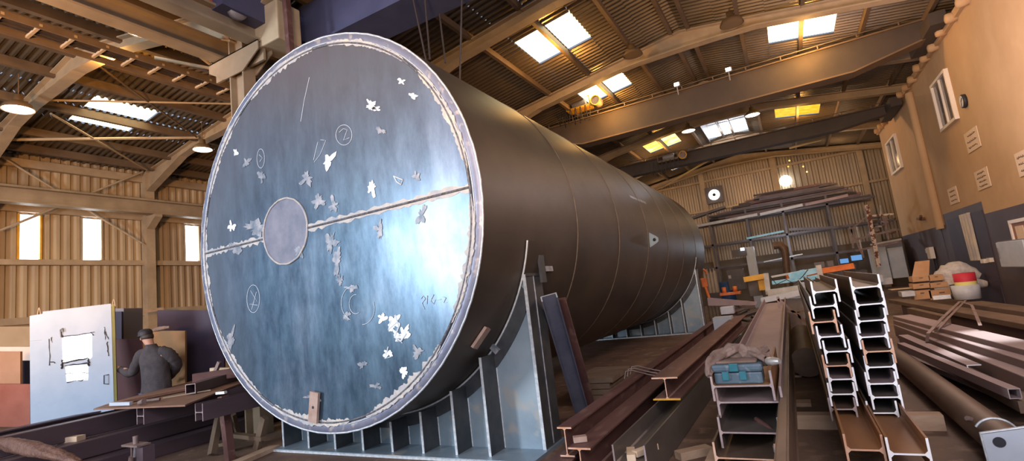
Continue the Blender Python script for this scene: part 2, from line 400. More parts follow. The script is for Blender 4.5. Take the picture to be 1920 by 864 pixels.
# wall girts, sill rail, eave
tn = [1]
def trim(mb, mt):
    tn[0] += 1; return struct('trim_%d' % tn[0], mb, mt)
zs_ = at(277,492,X=XL).z; zg = at(140,383+12,X=XL+.3).z
trim(MB().box2((XL+.03,-1.5,zs_-.12),(XL+.22,YF,zs_+.04)), T['rafter'])
trim(MB().box2((XL+.03,-1.5,z_top+.04),(XL+.15,YF,z_top+.3)), T['rafter'])
trim(MB().box2((XL+.03,-1.5,LZ0-.45),(XL+.2,YF,LZ0-.2)), T['rafter'])
trim(MB().box2((XL+.03,-1.5,zc-.02),(XL+.16,YF,zc+.18)), T['rafter'])
def ibeam(mb, a, c, h, bw, tf=.03, tw=.02, mi=0):
    a = V(a); c = V(c)
    d = (c-a).normalized(); side = d.cross(V((0,0,1))).normalized(); up = side.cross(d)
    poly = [(-bw/2,-h/2),(bw/2,-h/2),(bw/2,-h/2+tf),(tw/2,-h/2+tf),(tw/2,h/2-tf),(bw/2,h/2-tf),(bw/2,h/2),(-bw/2,h/2),(-bw/2,h/2-tf),(-tw/2,h/2-tf),(-tw/2,-h/2+tf),(-bw/2,-h/2+tf)]
    mb.ext(poly, a, c, side, up, mi)
    return mb
# crane runway of the left bay, on wall columns
pr = at(0, 372, X=XL+.75); pz = pr.z
zc0 = at(280, 400, X=XL+.75).z
mb = MB(); ibeam(mb, (XL+.75,-1.5,zc0+.22),(XL+.75,YF,zc0+.22),.5,.32,.06,.03); trim(mb, T['runway'])
FR = [.9,5.1,9.3,13.5,17.7,20.9,25.8,30.3]
ycol = at(276, 400, X=XL+.1).y; print('left column y', ycol)
for y in FR:
    mb = MB()
    mb.box2((XL+.05,y-.14,0),(XL+.38,y+.14,LZ0-.1))
    mb.ext([(0,-.5),(.6,-.1),(.6,.0),(0,.0)], (XL+.3,y-.12,zc0-.02), (XL+.3,y+.12,zc0-.02))
    struct('wall_left_column', mb, T['rafter'])
# rafters: haunched portal frames
def rafter(x0, x1, y, d0=.32, d1=.32, hl=1.6):
    # x0..x1, deeper (haunch) at both ends
    mb = MB(); n = 10; top = []; bot = []
    for i in range(n+1):
        x = x0+(x1-x0)*i/n; zt = zroof(min(max(x, min(x0,x1)+.001), max(x0,x1)-.001))-.16
        e0 = max(0, 1-abs(x-x0)/hl); e1 = max(0, 1-abs(x-x1)/hl)
        top.append((x, zt)); bot.append((x, zt-.24-e0*d0-e1*d1))
    P = top+bot[::-1]
    mb.ext([(p[0], p[1]) for p in P], (0,y-.02,0), (0,y+.02,0))
    for seq, th in ((top, .0), (bot, 0)):
        for a, c in zip(seq[:-1], seq[1:]): mb.bar((a[0],y,a[1]),(c[0],y,c[1]),.26,.03)
    return mb
for y in FR[1:]:
    struct('roof_rafter', rafter(VX, RX, y, .35, .22), T['rafter'])
    struct('roof_rafter', rafter(RX, EX, y, .22, .35), T['rafter'])
for y in FR[:4]:
    struct('roof_rafter', rafter(XL+.1, LRX, y, .5, .25, 2.4), T['rafter'])
    struct('roof_rafter', rafter(LRX, VX, y, .25, .4, 1.8), T['rafter'])
for y in FR:
    if y < 1: continue
    mb = MB(); c0 = -7.5
    for dx in (-.17,.17): mb.box((c0+dx,y,zroof(-7.3)/2-.05),(.03,.22,zroof(-7.3)-.1))
    mb.box((c0,y,zroof(-7.3)/2-.05),(.34,.02,zroof(-7.3)-.1))
    struct('crane_column', mb, T['runway'])
# purlins
for x in (-6.75,-5.4,-4.1,-2.75,-1.72,-1.28,-.1,1.28,2.65,3.95,5.3):
    z = zroof(x); struct('roof_purlin', MB().box2((x-.045,-1.5,z-.17),(x+.045,YF,z-.02)), T['purlin'])
for x in [x for x in (XL+.7+1.05*k for k in range(11)) if not h1[0]-.1 < x < h2[1]+.1]+[(h1[1]+h2[0])/2]:
    z = zroof(x); struct('roof_purlin', MB().box2((x-.06,-1.5,z-.24),(x+.06,13.6,z-.02)), T['purlin'])

# twin runway beams between the bays, corbels, conductor rail
xa_ = at(280, 60, Z=5.75).x; xb_ = -6.75
print('runway x', xa_, xb_)
mb = MB(); ibeam(mb, (-7.97,-1.5,6.38),(-7.97,YF,6.38),.34,.26,.04,.03); trim(mb, T['runway'])
mb = MB(); ibeam(mb, (-7.03,-1.5,6.36),(-7.03,YF,6.36),.30,.26,.04,.03); trim(mb, T['runway'])
trim(MB().box2((-7.10,-1.5,6.53),(-6.99,YF,6.60)), T['red'])
for y in FR[1:]:
    mb = MB()
    for dy_ in (-.12,.12): mb.ext([(-.72,.10),(.62,.10),(.62,-.06),(.2,-.30),(-.3,-.30),(-.72,-.06)], (-7.5,y+dy_-.01,6.10), (-7.5,y+dy_+.01,6.10))
    mb.box2((-8.22,y-.13,6.18),(-6.88,y+.13,6.20)); mb.box2((-8.2,y-.02,5.9),(-6.9,y+.02,6.18))
    struct('crane_corbel', mb, T['runway'])

# far wall
mb = MB()
prof = corr_profile(-19.5, 9, .28, .035)
z1f = 2.35
mb2 = MB()
A = [(u, YF+o, z1f) for u, o in prof]; B_ = [(u, YF+o, zroof(min(u, EX))+.02) for u, o in prof]; n = len(A)
mb.add(A+B_, [(i, i+1, n+i+1, n+i) for i in range(n-1)])
struct('wall_far', mb, T['corrF'])
struct('wall_far_plinth', MB().box2((-19.5,YF-.05,0),(9,YF+.15,z1f)), mat('far_plinth', (.13,.10,.075), (.18,.14,.10), 1, .9))
for zz in (z1f+.9, 5.3, 7.0):
    trim(MB().box2((-19.5,YF-.16,zz-.06),(8,YF-.04,zz+.06)), T['rafter'])
for x in (-3.65, .1, 4.0):
    trim(MB().box2((x-.13,YF-.3,0),(x+.13,YF-.04,zroof(x)-.1)), T['rafter'])
# outer right wall beyond the office block, roof soffit edge
mb = MB(); sheet(mb, corr_profile(-1.5, YF, .28, .03), lambda u, o: (EX+o, u, 0), lambda u, o: (EX+o, u, zroof(EX)))
struct('wall_right_outer', mb, T['corrF'])
mb = MB()
P1 = at(1643,314,X=6.9); P2 = at(1650,350,X=6.9); 
wn[0] += 1
struct('window_%d' % wn[0], MB().box2((EX-.1,24.5,4.6),(EX-.06,25.1,6.6)), T['skyM'])

# right office block wall: plaster above, dark dado below, door recess
YC = at(1648,250,X=XR).y; ZT = at(1648,250,X=XR).z
zd = (at(1687,445,X=XR).z+at(1845,400,X=XR).z)/2
print('office', YC, ZT, zd)
d0 = at(1845,398,X=XR).y; d1 = at(1772,420,X=XR).y; zdo = at(1840,385,X=XR).z+.0
zdoor = at(1800,400,X=XR).z
mb = MB()
mb.box2((XR,-3,zd),(XR+.2,YC,ZT), 0)
mb.box2((XR+.2,-3,zd),(XR+2.6,YC,ZT), 0)
o = struct('wall_right', mb, [T['plaster']])
mb = MB(); mb.box2((XR,-3,0),(XR+2.6,d0+.2,zd)); mb.box2((XR,d1-.9,0),(XR+2.6,YC,zd)); mb.box2((XR+.3,d0,0),(XR+.4,d1,zd))
mb.box2((XR-.004,d0-.0,zd),(XR+.01,d1,zdoor+.12))
struct('wall_right_dado', mb, T['dado'])
# coping of the wall with a row of rounded lumps
mb = MB(); mb.box2((XR-.08,-3,ZT-.05),(XR+.35,YC+.05,ZT+.12))
for i in range(24):
    y = 6+i*.85
    if y < YC-.1: mb.lathe([(0,-.02),(.10,0),(.12,.06),(.10,.24),(0,.28)], (XR-.2,y,ZT-.02+.03*(i%3)), (1,0,0), 12)
trim(mb, T['plaster'])
# pilaster pipes
for dy_, w in ((0,.11),(.35,.05)):
    yy = at(1735,300,X=XR-.05).y + dy_
    trim(MB().tube([(XR-.06,yy,zd-.1),(XR-.06,yy,ZT-.2)], w, 12), T['plaster'])
trim(MB().box2((XR-.02,at(1735,300,X=XR).y-.0,0.3),(XR+.0,at(1735,300,X=XR).y+.3,zd)), T['dado'])
# upper windows
def wall_window(pts, name):
    P = [at(*p, X=XR) for p in pts]
    y0, y1 = min(p.y for p in P), max(p.y for p in P); z0 = (P[2].z+P[3].z)/2; z1 = (P[0].z+P[1].z)/2
    wn[0] += 1
    o = struct('window_%d' % wn[0], MB().box2((XR-.03,y0,z0),(XR-.005,y1,z1)), T['glassd'])
    fr = MB(); t = .07
    fr.box2((XR-.09,y0-t,z0-t),(XR,y1+t,z0)); fr.box2((XR-.09,y0-t,z1),(XR,y1+t,z1+t))
    fr.box2((XR-.09,y0-t,z0),(XR,y0,z1)); fr.box2((XR-.09,y1,z0),(XR,y1+t,z1)); fr.box2((XR-.07,(y0+y1)/2-.03,z0),(XR,(y0+y1)/2+.03,z1))
    fr.build('window_frame', T['frame'], o)
    return y0, y1, z0, z1
w1 = wall_window(((1753,163),(1776,134),(1796,220),(1771,240)), 'a')
w2 = wall_window(((1666,272),(1680,253),(1692,310),(1677,326)), 'b')
print('win', w1, w2)
p = at(1686,297,X=XR)
# doorway with a pale curtain and a second framed door near the picture edge
a = at(1802,402,X=XR+.02); c = at(1828,490,X=XR+.02)
mb = MB(); n = 18
for i in range(n):
    pass
ya, yb = at(1822,400,X=XR).y, at(1803,405,X=XR).y
A = []; B_ = []
for i in range(25):
    u = i/24; y = ya+(yb-ya)*u; A.append((XR-.04+.03*sin(u*22), y, at(1825,488,X=XR).z)); B_.append((XR-.04+.03*sin(u*22+.6), y, at(1805,402,X=XR).z))
mb.add(A+B_, [(i,i+1,26+i,25+i) for i in range(24)], 0, True)
o = mb.build('door_curtain', T['curtain']); tag(o, 'pale cloth strip hanging in the dark doorway of the plastered wall', 'curtain')
def wallrect(x0p, y0p, x1p, y1p, X): 
    a = at(x0p,y0p,X=X); c = at(x1p,y1p,X=X); return min(a.y,c.y), max(a.y,c.y), min(a.z,c.z), max(a.z,c.z)
struct('door_1', MB().box2((XR-.02,d0+.05,0),(XR+.0,d1-.3,zdoor-.08)), T['tarp'])
ya, yb = at(1920,415,X=XR).y-.6, at(1896,414,X=XR).y; zb_ = at(1917,497,X=XR).z; zt_ = at(1900,412,X=XR).z
o = thing('notice_board', 'brown notice board in a pale frame on the dark wall at the picture edge', 'notice board', (XR,yb,zb_))
MB().box2((XR-.03,ya,zb_),(XR-.0,yb,zt_)).build('board', T['door'], o)
mb = MB(); t = .07
mb.box2((XR-.06,yb-t,zb_),(XR,yb,zt_)); mb.box2((XR-.06,ya,zt_-t),(XR,yb-t,zt_)); mb.box2((XR-.06,ya,zb_),(XR,ya+t,zt_-t)); mb.build('frame', T['frame'], o)
MB().box2((XR-.045,yb-.65,zb_+(zt_-zb_)*.55),(XR-.031,yb-.25,zt_-(zt_-zb_)*.15)).build('notice', T['paper'], o)

# ------------------------------------------------------------------ TANK
TR, TX, TZ, TY0, TY1 = 2.2, -4.53, 2.59, 3.86, 17.4
tank = thing('steel_tank', 'huge horizontal cylindrical steel tank with a bluish round end plate resting on two saddles', 'tank', (TX,TY0,TZ))
mb = MB(); n = 128
prof = [(TR-.16, .03), (TR-.03, 0), (TR, .02)]+[(TR, y-TY0) for y in (6.2,8.05,9.95,11.8,13.7,15.6)]+[(TR, TY1-TY0-.04),(TR-.05,TY1-TY0)]
mb.lathe(prof[2:], (TX,TY0,TZ), (0,1,0), n); mb.build('shell', T['shell'], tank)
mb = MB(); mb.lathe([(2.09,.012),(2.17,-.012),(2.20,.02)], (TX,TY0,TZ), (0,1,0), n); mb.build('rim', T['rim'], tank)
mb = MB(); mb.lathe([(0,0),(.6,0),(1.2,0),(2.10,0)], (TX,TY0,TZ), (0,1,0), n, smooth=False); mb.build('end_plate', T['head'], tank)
mb = MB(); mb.lathe([(0,0),(TR-.02,0)], (TX,TY1-.01,TZ), (0,1,0), 64, smooth=False); mb.build('end_plate', T['shell'], tank)
def ring(r, y, cx=TX, cz=TZ, n=160, jit=0): return [(cx+(r+random.uniform(-jit,jit))*cos(2*pi*k/n), y, cz+(r+random.uniform(-jit,jit))*sin(2*pi*k/n)) for k in range(n)]
MB().tube(ring(2.085,TY0-.004), .011, 6, closed=True).build('rim_weld', T['weld'], tank)
MB().tube(ring(2.115,TY0+.0), .006, 6, closed=True).build('rim_weld', T['bright'], tank)
MB().tube(ring(2.198,TY0+.012,n=160,jit=.003), .010, 6, closed=True).build('edge_weld', T['bright'], tank)
# ragged burnt band around the weld
def band(pts_in, pts_out, name, mt):
    n_ = len(pts_in); MB().add(pts_in+pts_out, [(i,(i+1)%n_,n_+(i+1)%n_,n_+i) for i in range(n_)]).build(name, mt, tank)
rn = random.Random(3)
for k in range(9):
    t0 = 2*pi*k/9+.1; t1 = t0+.58; n_ = 60; A = []; B_ = []; wv = .02; wo = .02; W_ = (.05,.03,.06,.05,.05,.04,.06,.075,.06)[k]
    for i in range(n_):
        t = t0+(t1-t0)*i/(n_-1); wv = .55*wv+.45*rn.uniform(-.3,1.3)*W_; wo = .6*wo+.4*rn.uniform(-.2,1)*.05; e = sin(pi*i/(n_-1))**.4
        A.append((TX+(2.075-max(wv,.002)*e)*cos(t),TY0-.003,TZ+(2.075-max(wv,.002)*e)*sin(t))); B_.append((TX+(2.10+max(wo,0)*e)*cos(t),TY0-.014,TZ+(2.10+max(wo,0)*e)*sin(t)))
    MB().add(A+B_, [(i,i+1,n_+i+1,n_+i) for i in range(n_-1)]).build('burnt_weld_band', T['weldpale'], tank)
# horizontal seam across the end plate, interrupted by the manhole disc
MC = at(535,433,Y=TY0); MR = .385
for xa, xb in ((TX-2.085, MC.x-MR), (MC.x+MR, TX+2.085)):
    n_ = 40; yv = [rn.uniform(.02,.06)*(1.4 if xa > TX else 1) for _ in range(n_)]; yw = [rn.uniform(.02,.06)*(1.5 if xa > TX else 1) for _ in range(n_)]
    A = [(xa+(xb-xa)*i/(n_-1),TY0-.003,TZ+.03-yv[i]) for i in range(n_)]; B_ = [(xa+(xb-xa)*i/(n_-1),TY0-.003,TZ+.03+yw[i]) for i in range(n_)]
    MB().add(A+B_, [(i,i+1,n_+i+1,n_+i) for i in range(n_-1)]).build('burnt_weld_band', T['weldpale'], tank)
    MB().tube([(xa,TY0-.005,TZ+.03),((xa+xb)/2,TY0-.005,TZ+.03),(xb,TY0-.005,TZ+.03)], .012, 6).build('seam_weld', T['weld'], tank)
mb = MB().lathe([(0,-.004),(MR-.01,-.004)], MC, (0,1,0), 48, smooth=False); mb.build('manhole_disc', T['dusk'], tank)
MB().tube(ring(MR,TY0-.006,MC.x,MC.z,60,.004), .013, 6, closed=True).build('manhole_weld', T['weldpale'], tank)
# shell circumferential seams
for y in (6.2,8.05,9.95,11.8,13.7,15.6):
    MB().tube(ring(TR+.001,y,n=140,jit=.002), .011, 6, closed=True).build('shell_weld', mat('shell_weld_mat%.0f' % (y*10), (.10,.075,.055), (.17,.13,.10), 6, .5, .3), tank)
# bright ground patches and chalk marks on the end plate
def ep(x, y, off=.006): return at(x, y, Y=TY0-off)
def blob(cx, cy, rx, ry, ang=0, name='ground_patch', mt='patchw', n=22, rough=.45, seed=0):
    rg = random.Random(seed or int(cx*7+cy)); P = []
    n = 34; ph_ = [rg.uniform(0,6.3) for _ in range(4)]; am = [rg.uniform(.12,.3) for _ in range(4)]
    for k in range(n):
        t = 2*pi*k/n; r = 1+sum(am[q_]*sin((q_+2)*t+ph_[q_]) for q_ in range(4))+rg.uniform(-.22,.22)*rough*2; r = max(r, .2); x, y = rx*r*cos(t)*.9, ry*r*sin(t)*.9
        P.append(ep(cx+x*cos(ang)-y*sin(ang), cy+x*sin(ang)+y*cos(ang)))
    c = ep(cx, cy)
    MB().add([c]+P, [(0,1+k,1+(k+1)%n) for k in range(n)]).build(name, T[mt], tank)
for a in ((752,152,7,5,.3),(775,180,8,6,.5),(697,198,12,8,.6),(704,203,8,5,.2),(697,352,8,13,0),(616,302,9,14,.5),(434,425,6,10,.1),(442,286,4,7,0),(738,604,11,14,.4),(757,625,11,15,.3),(745,630,5,16,-.6),(727,663,9,7,.5),(757,697,8,9,.1),(717,596,8,9,0)):
    blob(*a, mt='patchw', rough=.55)
for a in ((714,245,10,7,.5),(575,335,12,14,.3),(598,377,12,15,.4),(625,385,9,12,0),(780,330,7,9,0),(711,430,8,18,.1),(790,404,9,18,.1),(620,455,12,22,.2),(632,490,10,26,.1),(637,525,6,14,0),(660,540,11,8,.2),(679,683,7,9,.4),(705,724,9,8,.2),(782,660,13,11,.2),(650,592,7,9,.5),(480,426,22,16,-.1),(440,465,16,12,0),(462,305,7,10,.4),(433,635,8,22,.2),(560,470,8,12,0),(490,330,7,13,0)):
    blob(a[0], a[1], a[2]*.88, a[3]*.88, a[4], mt='patchg', rough=.8)
def stroke(pts, r=.003, name='chalk_mark'): MB().tube([ep(x,y,.005) for x,y in pts], r, 5).build(name, T['chalk'], tank)
def oval(cx, cy, rx, ry, n=28, a0=0, a1=2*pi): return [(cx+rx*cos(a0+(a1-a0)*i/n), cy+ry*sin(a0+(a1-a0)*i/n)) for i in range(n+1)]
stroke(oval(645,253,15,19)); stroke([(636,248),(644,241),(651,243),(644,263),(655,258)])
stroke([(601,262),(611,263),(600,290),(589,304)]); stroke([(596,266),(588,300)])
stroke(oval(475,560,12,26)); stroke([(470,545),(482,565),(468,570),(483,572)]); stroke([(481,547),(472,580)])
stroke(oval(489,297,7,18)); stroke([(486,290),(492,296),(487,303)])
stroke(oval(665,568,25,33,a0=1.9,a1=4.6)); stroke(oval(667,570,12,18,a0=1,a1=4.8)); stroke(oval(680,578,22,30,a0=-.4,a1=1.6))
stroke([(789,560),(793,554),(797,560),(791,568),(796,580)]); stroke([(801,554),(800,570)]); stroke([(813,552),(807,564),(813,570),(816,562),(809,562)]); stroke([(820,562),(827,561)]); stroke([(831,556),(836,558),(831,568),(838,567)])
stroke([(580,145),(570,190),(564,228)], .003); stroke([(738,330),(755,337),(752,346),(744,341),(738,330)], .006)
stroke([(741,590),(748,612),(740,632),(752,640),(762,625)], .01); stroke([(733,600),(728,618),(744,604)], .009)
stroke([(728,650),(722,672),(734,668)], .007)
# lifting lugs and tag plates
def cylhit(x, y, r=TR):
    d = ray(x, y); a = d.x**2+d.z**2; ox, oz = CAM.x-TX, CAM.z-TZ
    bq = 2*(ox*d.x+oz*d.z); cq = ox*ox+oz*oz-r*r; t = (-bq-math.sqrt(bq*bq-4*a*cq))/(2*a); return CAM+d*t
P = cylhit(1218,450); nx = V((P.x-TX,0,P.z-TZ)).normalized()
def lug(P, nx, size, name='lifting_lug', t=.03):
    th = V((0,1,0)); al = V((0,1,0)); tang = nx.cross(al).normalized()
    mb = MB(); s = size; poly = [(0,-s),(0,s),(s*.9,s*.45),(s*1.15,s*.2),(s*1.15,-s*.2),(s*.9,-s*.45)]
    mb.ext(poly, P-al*t/2, P+al*t/2, nx, tang); o = mb.build(name, T['tealsteel'], tank)
    mb = MB().lathe([(0,-t*.6),(s*.22,-t*.6),(s*.22,t*.6),(0,t*.6)], P+nx*s*.65, (0,1,0), 14); mb.build('lug_hole', T['black'], o)
lug(P, nx, .15)
lug(V((TX-.55*1,4.9,TZ+2.13)), V((-.25,0,.97)).normalized(), .2)
P = at(579,85,Y=TY0+.35)
def plate(P, n_, u, w, h, t, name, mt):
    n_ = V(n_).normalized(); u = V(u).normalized(); v = n_.cross(u)
    return MB().box(P, (w,h,t), M=Matrix((u,v,n_)).transposed()).build(name, mt, tank)
P = cylhit(899,631); nx = V((P.x-TX,0,P.z-TZ)).normalized(); plate(P+nx*.02, nx, (nx.z,-.3,-nx.x), .24,.11,.03, 'tag_plate', T['tagplate'])
P = ep(589,763,.04); plate(P, (0,-1,0), (.18,0,1), .32,.13,.03, 'tag_plate', T['tagplate'])
MB().lathe([(0,0),(.016,0)], P+V((0,-.017,0)), (0,-1,0), 10, smooth=False).build('tag_hole', T['black'], tank)
blob(583,744,12,4,.1,mt='patchg',rough=.3); blob(597,746,4,7,0,mt='patchw',rough=.3)
P = cylhit(1022,505); plate(P+V((.03,0,0)), (1,0,0.1), (0,1,0), .2,.06,.05, 'tag_plate', T['patchg'])
# a few thin paler strips along the shell
for x, y, L_ in ((1205,372,.5),(1190,366,.7)):
    P = cylhit(x, y+6); nx = V((P.x-TX,0,P.z-TZ)).normalized(); plate(P+nx*.002, nx, (0,1,0), L_,.05,.004, 'pale_strip', T['patchg'])

# ------------------------------------------------------------------ SADDLES
def saddle(yf, label, full=True):
    x0, x1 = -6.12, -2.45; yw = yf+.33; yb = yf+.69; ys = yf+.04
    o = thing('tank_saddle', label, 'saddle', (TX, yf, 0))
    MB().box2((x0-.05,yf-.06,0),(x1+.05,yb+.05,.035)).build('base_plate', [T['tealsteel']], o)
    MB().box2((x0-.05,yf-.075,0.005),(x1+.05,yf-.06,.03)).build('base_edge', T['bright'], o)
    r = TR+.025
    def arcz(x, rr=r): return TZ-math.sqrt(max(rr*rr-(x-TX)**2, 0))
    xs = [x0+(x1-x0)*i/60 for i in range(61)]
    A = [(x, .035) for x in xs]; 
    ztop = 1.78
    B_ = [(x, min(arcz(x), ztop)) for x in xs]
    mb = MB()
    for y in (yw-.012, yw+.012): mb.add([(x,y,z) for x,z in A]+[(x,y,z) for x,z in B_], [(i,i+1,62+i,61+i) for i in range(60)])
    mb.build('web_plate', T['tealsteel'], o)
    # curved bearing band
    tmax = math.acos(min(1, (x1+.1-TX)/r))
    a0, a1 = -pi+.55 if False else -2.75, -.2
    mb = MB(); n_ = 60; q = []
    for i in range(n_+1):
        t = a0+(a1-a0)*i/n_
        for rr, yy in ((TR+.003,yw-.02),(TR+.03,yw-.02),(TR+.03,yb),(TR+.003,yb)): q.append((TX+rr*cos(t),yy,TZ+rr*sin(t)))
    mb.add(q, [(4*i+k,4*i+(k+1)%4,4*i+4+(k+1)%4,4*i+4+k) for i in range(n_) for k in range(4)]+[(0,1,2,3),(4*n_+3,4*n_+2,4*n_+1,4*n_)]); mb.build('bearing_band', T['shell'], o)
    mb = MB().tube([(TX+(TR+.02)*cos(a0+(a1-a0)*i/n_),yw-.03,TZ+(TR+.02)*sin(a0+(a1-a0)*i/n_)) for i in range(n_+1)], .011, 6); mb.build('band_weld', T['bright'], o)
    mb = MB(); q = []; b0_, b1_ = -2.72, -.42
    for i in range(n_+1):
        t = b0_+(b1_-b0_)*i/n_
        for rr, yy in ((TR+.02,yw-.03),(TR+.17,yw-.03),(TR+.17,yw-.012),(TR+.02,yw-.012)): q.append((min(TX+rr*cos(t),x1),yy,TZ+rr*sin(t)))
    mb.add(q, [(4*i+k,4*i+(k+1)%4,4*i+4+(k+1)%4,4*i+4+k) for i in range(n_) for k in range(4)]+[(0,1,2,3),(4*n_+3,4*n_+2,4*n_+1,4*n_)]); mb.build('ring_plate', T['saddledark'], o)
    # stiffeners
    for x in (-6.08,-5.6,-5.13,-4.67,-4.22,-3.78,-3.34,-2.93):
        z = min(arcz(x, TR+.05), ztop)
        s_ = MB().box2((x-.012,ys,.035),(x+.012,yw-.012,z)).build('stiffener', T['saddledark'], o)
        MB().box2((x-.014,ys-.006,.035),(x+.014,ys,z)).build('stiffener_edge', T['bright'], s_)
        MB().tube([(x+.016,yw-.016,.04),(x+.016,yw-.016,z)], .007, 5).build('weld', T['bright'], s_)
        MB().box2((x-.012,yw+.012,.035),(x+.012,yb,z)).build('stiffener', T['saddledark'], o)
    zt = 1.80
    e = MB().box2((x1-.01,yw-.03,.035),(x1+.02,yb,zt)).build('end_plate', T['saddledark'], o)
    MB().tube([(x1+.022,yw+.15,.05),(x1+.022,yw+.15,zt)], .009, 5).build('weld', T['patchg'], e)
    MB().box2((x1-.012,yw-.036,.035),(x1+.022,yw-.028,zt)).build('plate_edge', T['bright'], e)
    MB().box2((x0-.02,yw-.03,.035),(x0+.01,yb,zt)).build('end_plate', T['saddledark'], o)
    MB().box2((x1-.2,yw-.03,zt-.02),(x1+.03,yb,zt+.01)).build('top_cap', T['saddledark'], o)
    return o
s1 = saddle(4.42, 'blue-grey welded steel saddle with upright stiffeners under the near end of the tank')
s2 = saddle(15.25, 'blue-grey steel saddle under the far end of the tank')
# screw jack at the top of the near saddle
jx = -2.42
o = MB().tube([(jx-.05,4.95,1.80),(jx-.11,4.9,2.05),(jx-.16,4.87,2.3)], [.03,.025,.012], 8).build('wedge_bar', T['strap'], s1)
MB().box((jx-.11,4.9,2.08),(.12,.1,.12)).build('clamp', T['tealsteel'], s1)
MB().box2((-2.40,5.0,1.7),(-2.37,5.11,2.0)).build('spacer_plate', T['saddledark'], s1)
P = V((TX+(TR+.03)*cos(-.75),4.71,TZ+(TR+.03)*sin(-.75))); MB().box(P,(.13,.06,.06),M=Matrix.Rotation(.8,3,'Y')).build('band_clamp', T['patchg'], s1)

# leaning channel
a = at(1028,552,Y=4.98); c = at(1092,790,Z=0.02)
def channel(name, a, c, w, fl, t, out, mt, label, cat, group=None, endm=None):
    a = V(a); c = V(c); d = (c-a).normalized(); out = V(out); out = (out-d*out.dot(d)).normalized(); sd = d.cross(out)
    poly = [(-w/2,0),(w/2,0),(w/2,fl),(w/2-t,fl),(w/2-t,t),(-w/2+t,t),(-w/2+t,fl),(-w/2,fl)]
    mb = MB().ext(poly, a, c, sd, out, 0, 1); o = mb.build(name, [mt, endm or mt]); tag(o, label, cat, group); return o
camdir = (CAM-a).normalized()
c = at(1092,775,Z=0.0)
channel('steel_channel', a, c, .18, .085, .014, camdir, mat('blued_channel', (.16,.18,.27), (.24,.26,.36), 3, .35, .5), 'blue-grey steel channel leaning against the near saddle post', 'channel', None, T['bright'])
a2 = at(1052,560,Y=5.25); c2 = at(1112,770,Z=0.0)
o = MB().bar(a2, c2, .1, .04).build('steel_bar', T['beamred']); tag(o, 'dark rusty bar leaning behind the blue-grey channel', 'bar')

# ------------------------------------------------------------------ BEAMS ON THE FLOOR
def ipoly(h, b, tw, tf, horizontal=False, r=.012):
    # I profile; horizontal=True lays it on its side: web horizontal (an H seen end on)
    q = [(-b/2,-h/2),(b/2,-h/2),(b/2,-h/2+tf),(tw/2+r,-h/2+tf),(tw/2,-h/2+tf+r),(tw/2,h/2-tf-r),(tw/2+r,h/2-tf),(b/2,h/2-tf),(b/2,h/2),(-b/2,h/2),(-b/2,h/2-tf),(-tw/2-r,h/2-tf),(-tw/2,h/2-tf-r),(-tw/2,-h/2+tf+r),(-tw/2-r,-h/2+tf),(-b/2,-h/2+tf)]
    if horizontal: q = [(p[1], -p[0]) for p in q]
    return q
def beam(cx, cz, y0, y1, h, b, mt, endm, label, name='steel_beam', tw=.009, tf=.014, horizontal=False, group=None, x1=None, r=.012, cat='beam', z1=None):
    mb = MB().ext(ipoly(h,b,tw,tf,horizontal,r), (cx,y0,cz), ((cx if x1 is None else x1),y1,(cz if z1 is None else z1)), (1,0,0),(0,0,1), 0, 1)
    o = mb.build(name, [T[mt], T[endm]], loc=(cx,y0,cz)); tag(o, label, cat, group); return o
# left floor group
def Xof(px, py, z): return at(px,py,Z=z)
beam(-1.88,.33,4.02,14.4,.24,.13,'beamred','cutrust','reddish I-beam lying nearest the tank, upper of two, upright section', x1=-1.9)
beam(-1.92,.10,3.55,14.0,.20,.20,'beamred','cutrust','reddish I-beam under the one nearest the tank')
beam(-1.68,.22,3.82,14.2,.26,.19,'beamred','cutrust','wide reddish I-beam with an offcut block on its near end', x1=-1.66)
beam(-1.6,.20,2.6,3.2,.2,.2,'beamred','cutrust','short reddish I-beam stub low in the near pile') if False else None
beam(-1.30,.49,5.3,12.6,.22,.26,'beamred','cutrust','purple-red I-beam with yellow paint on its end, topmost of the floor pile', x1=-1.18)
MBy = MB().box2((-1.44,5.285,.378),(-1.17,5.298,.392)); o_ = MBy.build('paint_mark', T['yellow'], bpy.data.objects['steel_beam.003'] if 'steel_beam.003' in bpy.data.objects else None)
# deep open channel made of two upright plates joined by a web
beam(-1.36,.16,4.05,13.0,.27,.30,'beamgrey','cutgrey','grey H-beam on its side with timber scraps in its trough', horizontal=True, x1=-1.2, tw=.012)
beam(-1.0,.16,5.5,13.5,.27,.30,'beambrown','cutgrey','brown H-beam on its side beside the trough with timber scraps', horizontal=True) if False else None
# wood block, scraps, timber
def block(c, size, rz, mt, label, rx=0, name='timber_block'):
    M = Matrix.Rotation(rz,3,'Z')@Matrix.Rotation(rx,3,'X'); o = MB().box((0,0,0), size, M=M).build(name, T[mt], loc=None); o.location = c; o['_o'] = tuple(c); tag(o, label, 'timber'); 
    bv = o.modifiers.new('bevel','BEVEL'); bv.width = .004; return o
p = at(1088,826,Z=.36); block((p.x,p.y,.375),(.11,.07,.045),.5,'tagplate','small brown block on the near end of the wide reddish beam')
block((-1.40,4.22,.19),(.07,.22,.05),.3,'woodpale','pale split timber scrap in the trough of the grey beam, left one')
block((-1.30,4.30,.20),(.06,.26,.05),-.5,'woodpale','pale split timber scrap in the trough of the grey beam, right one')
block((-1.02,4.80,.035),(.32,.11,.07),.75,'wood','short timber offcut lying on the floor between the beam piles')
block((-.80,4.42,.06),(.10,.5,.12),0,'wood','timber bearer under the left side of the toolbox beam stack')
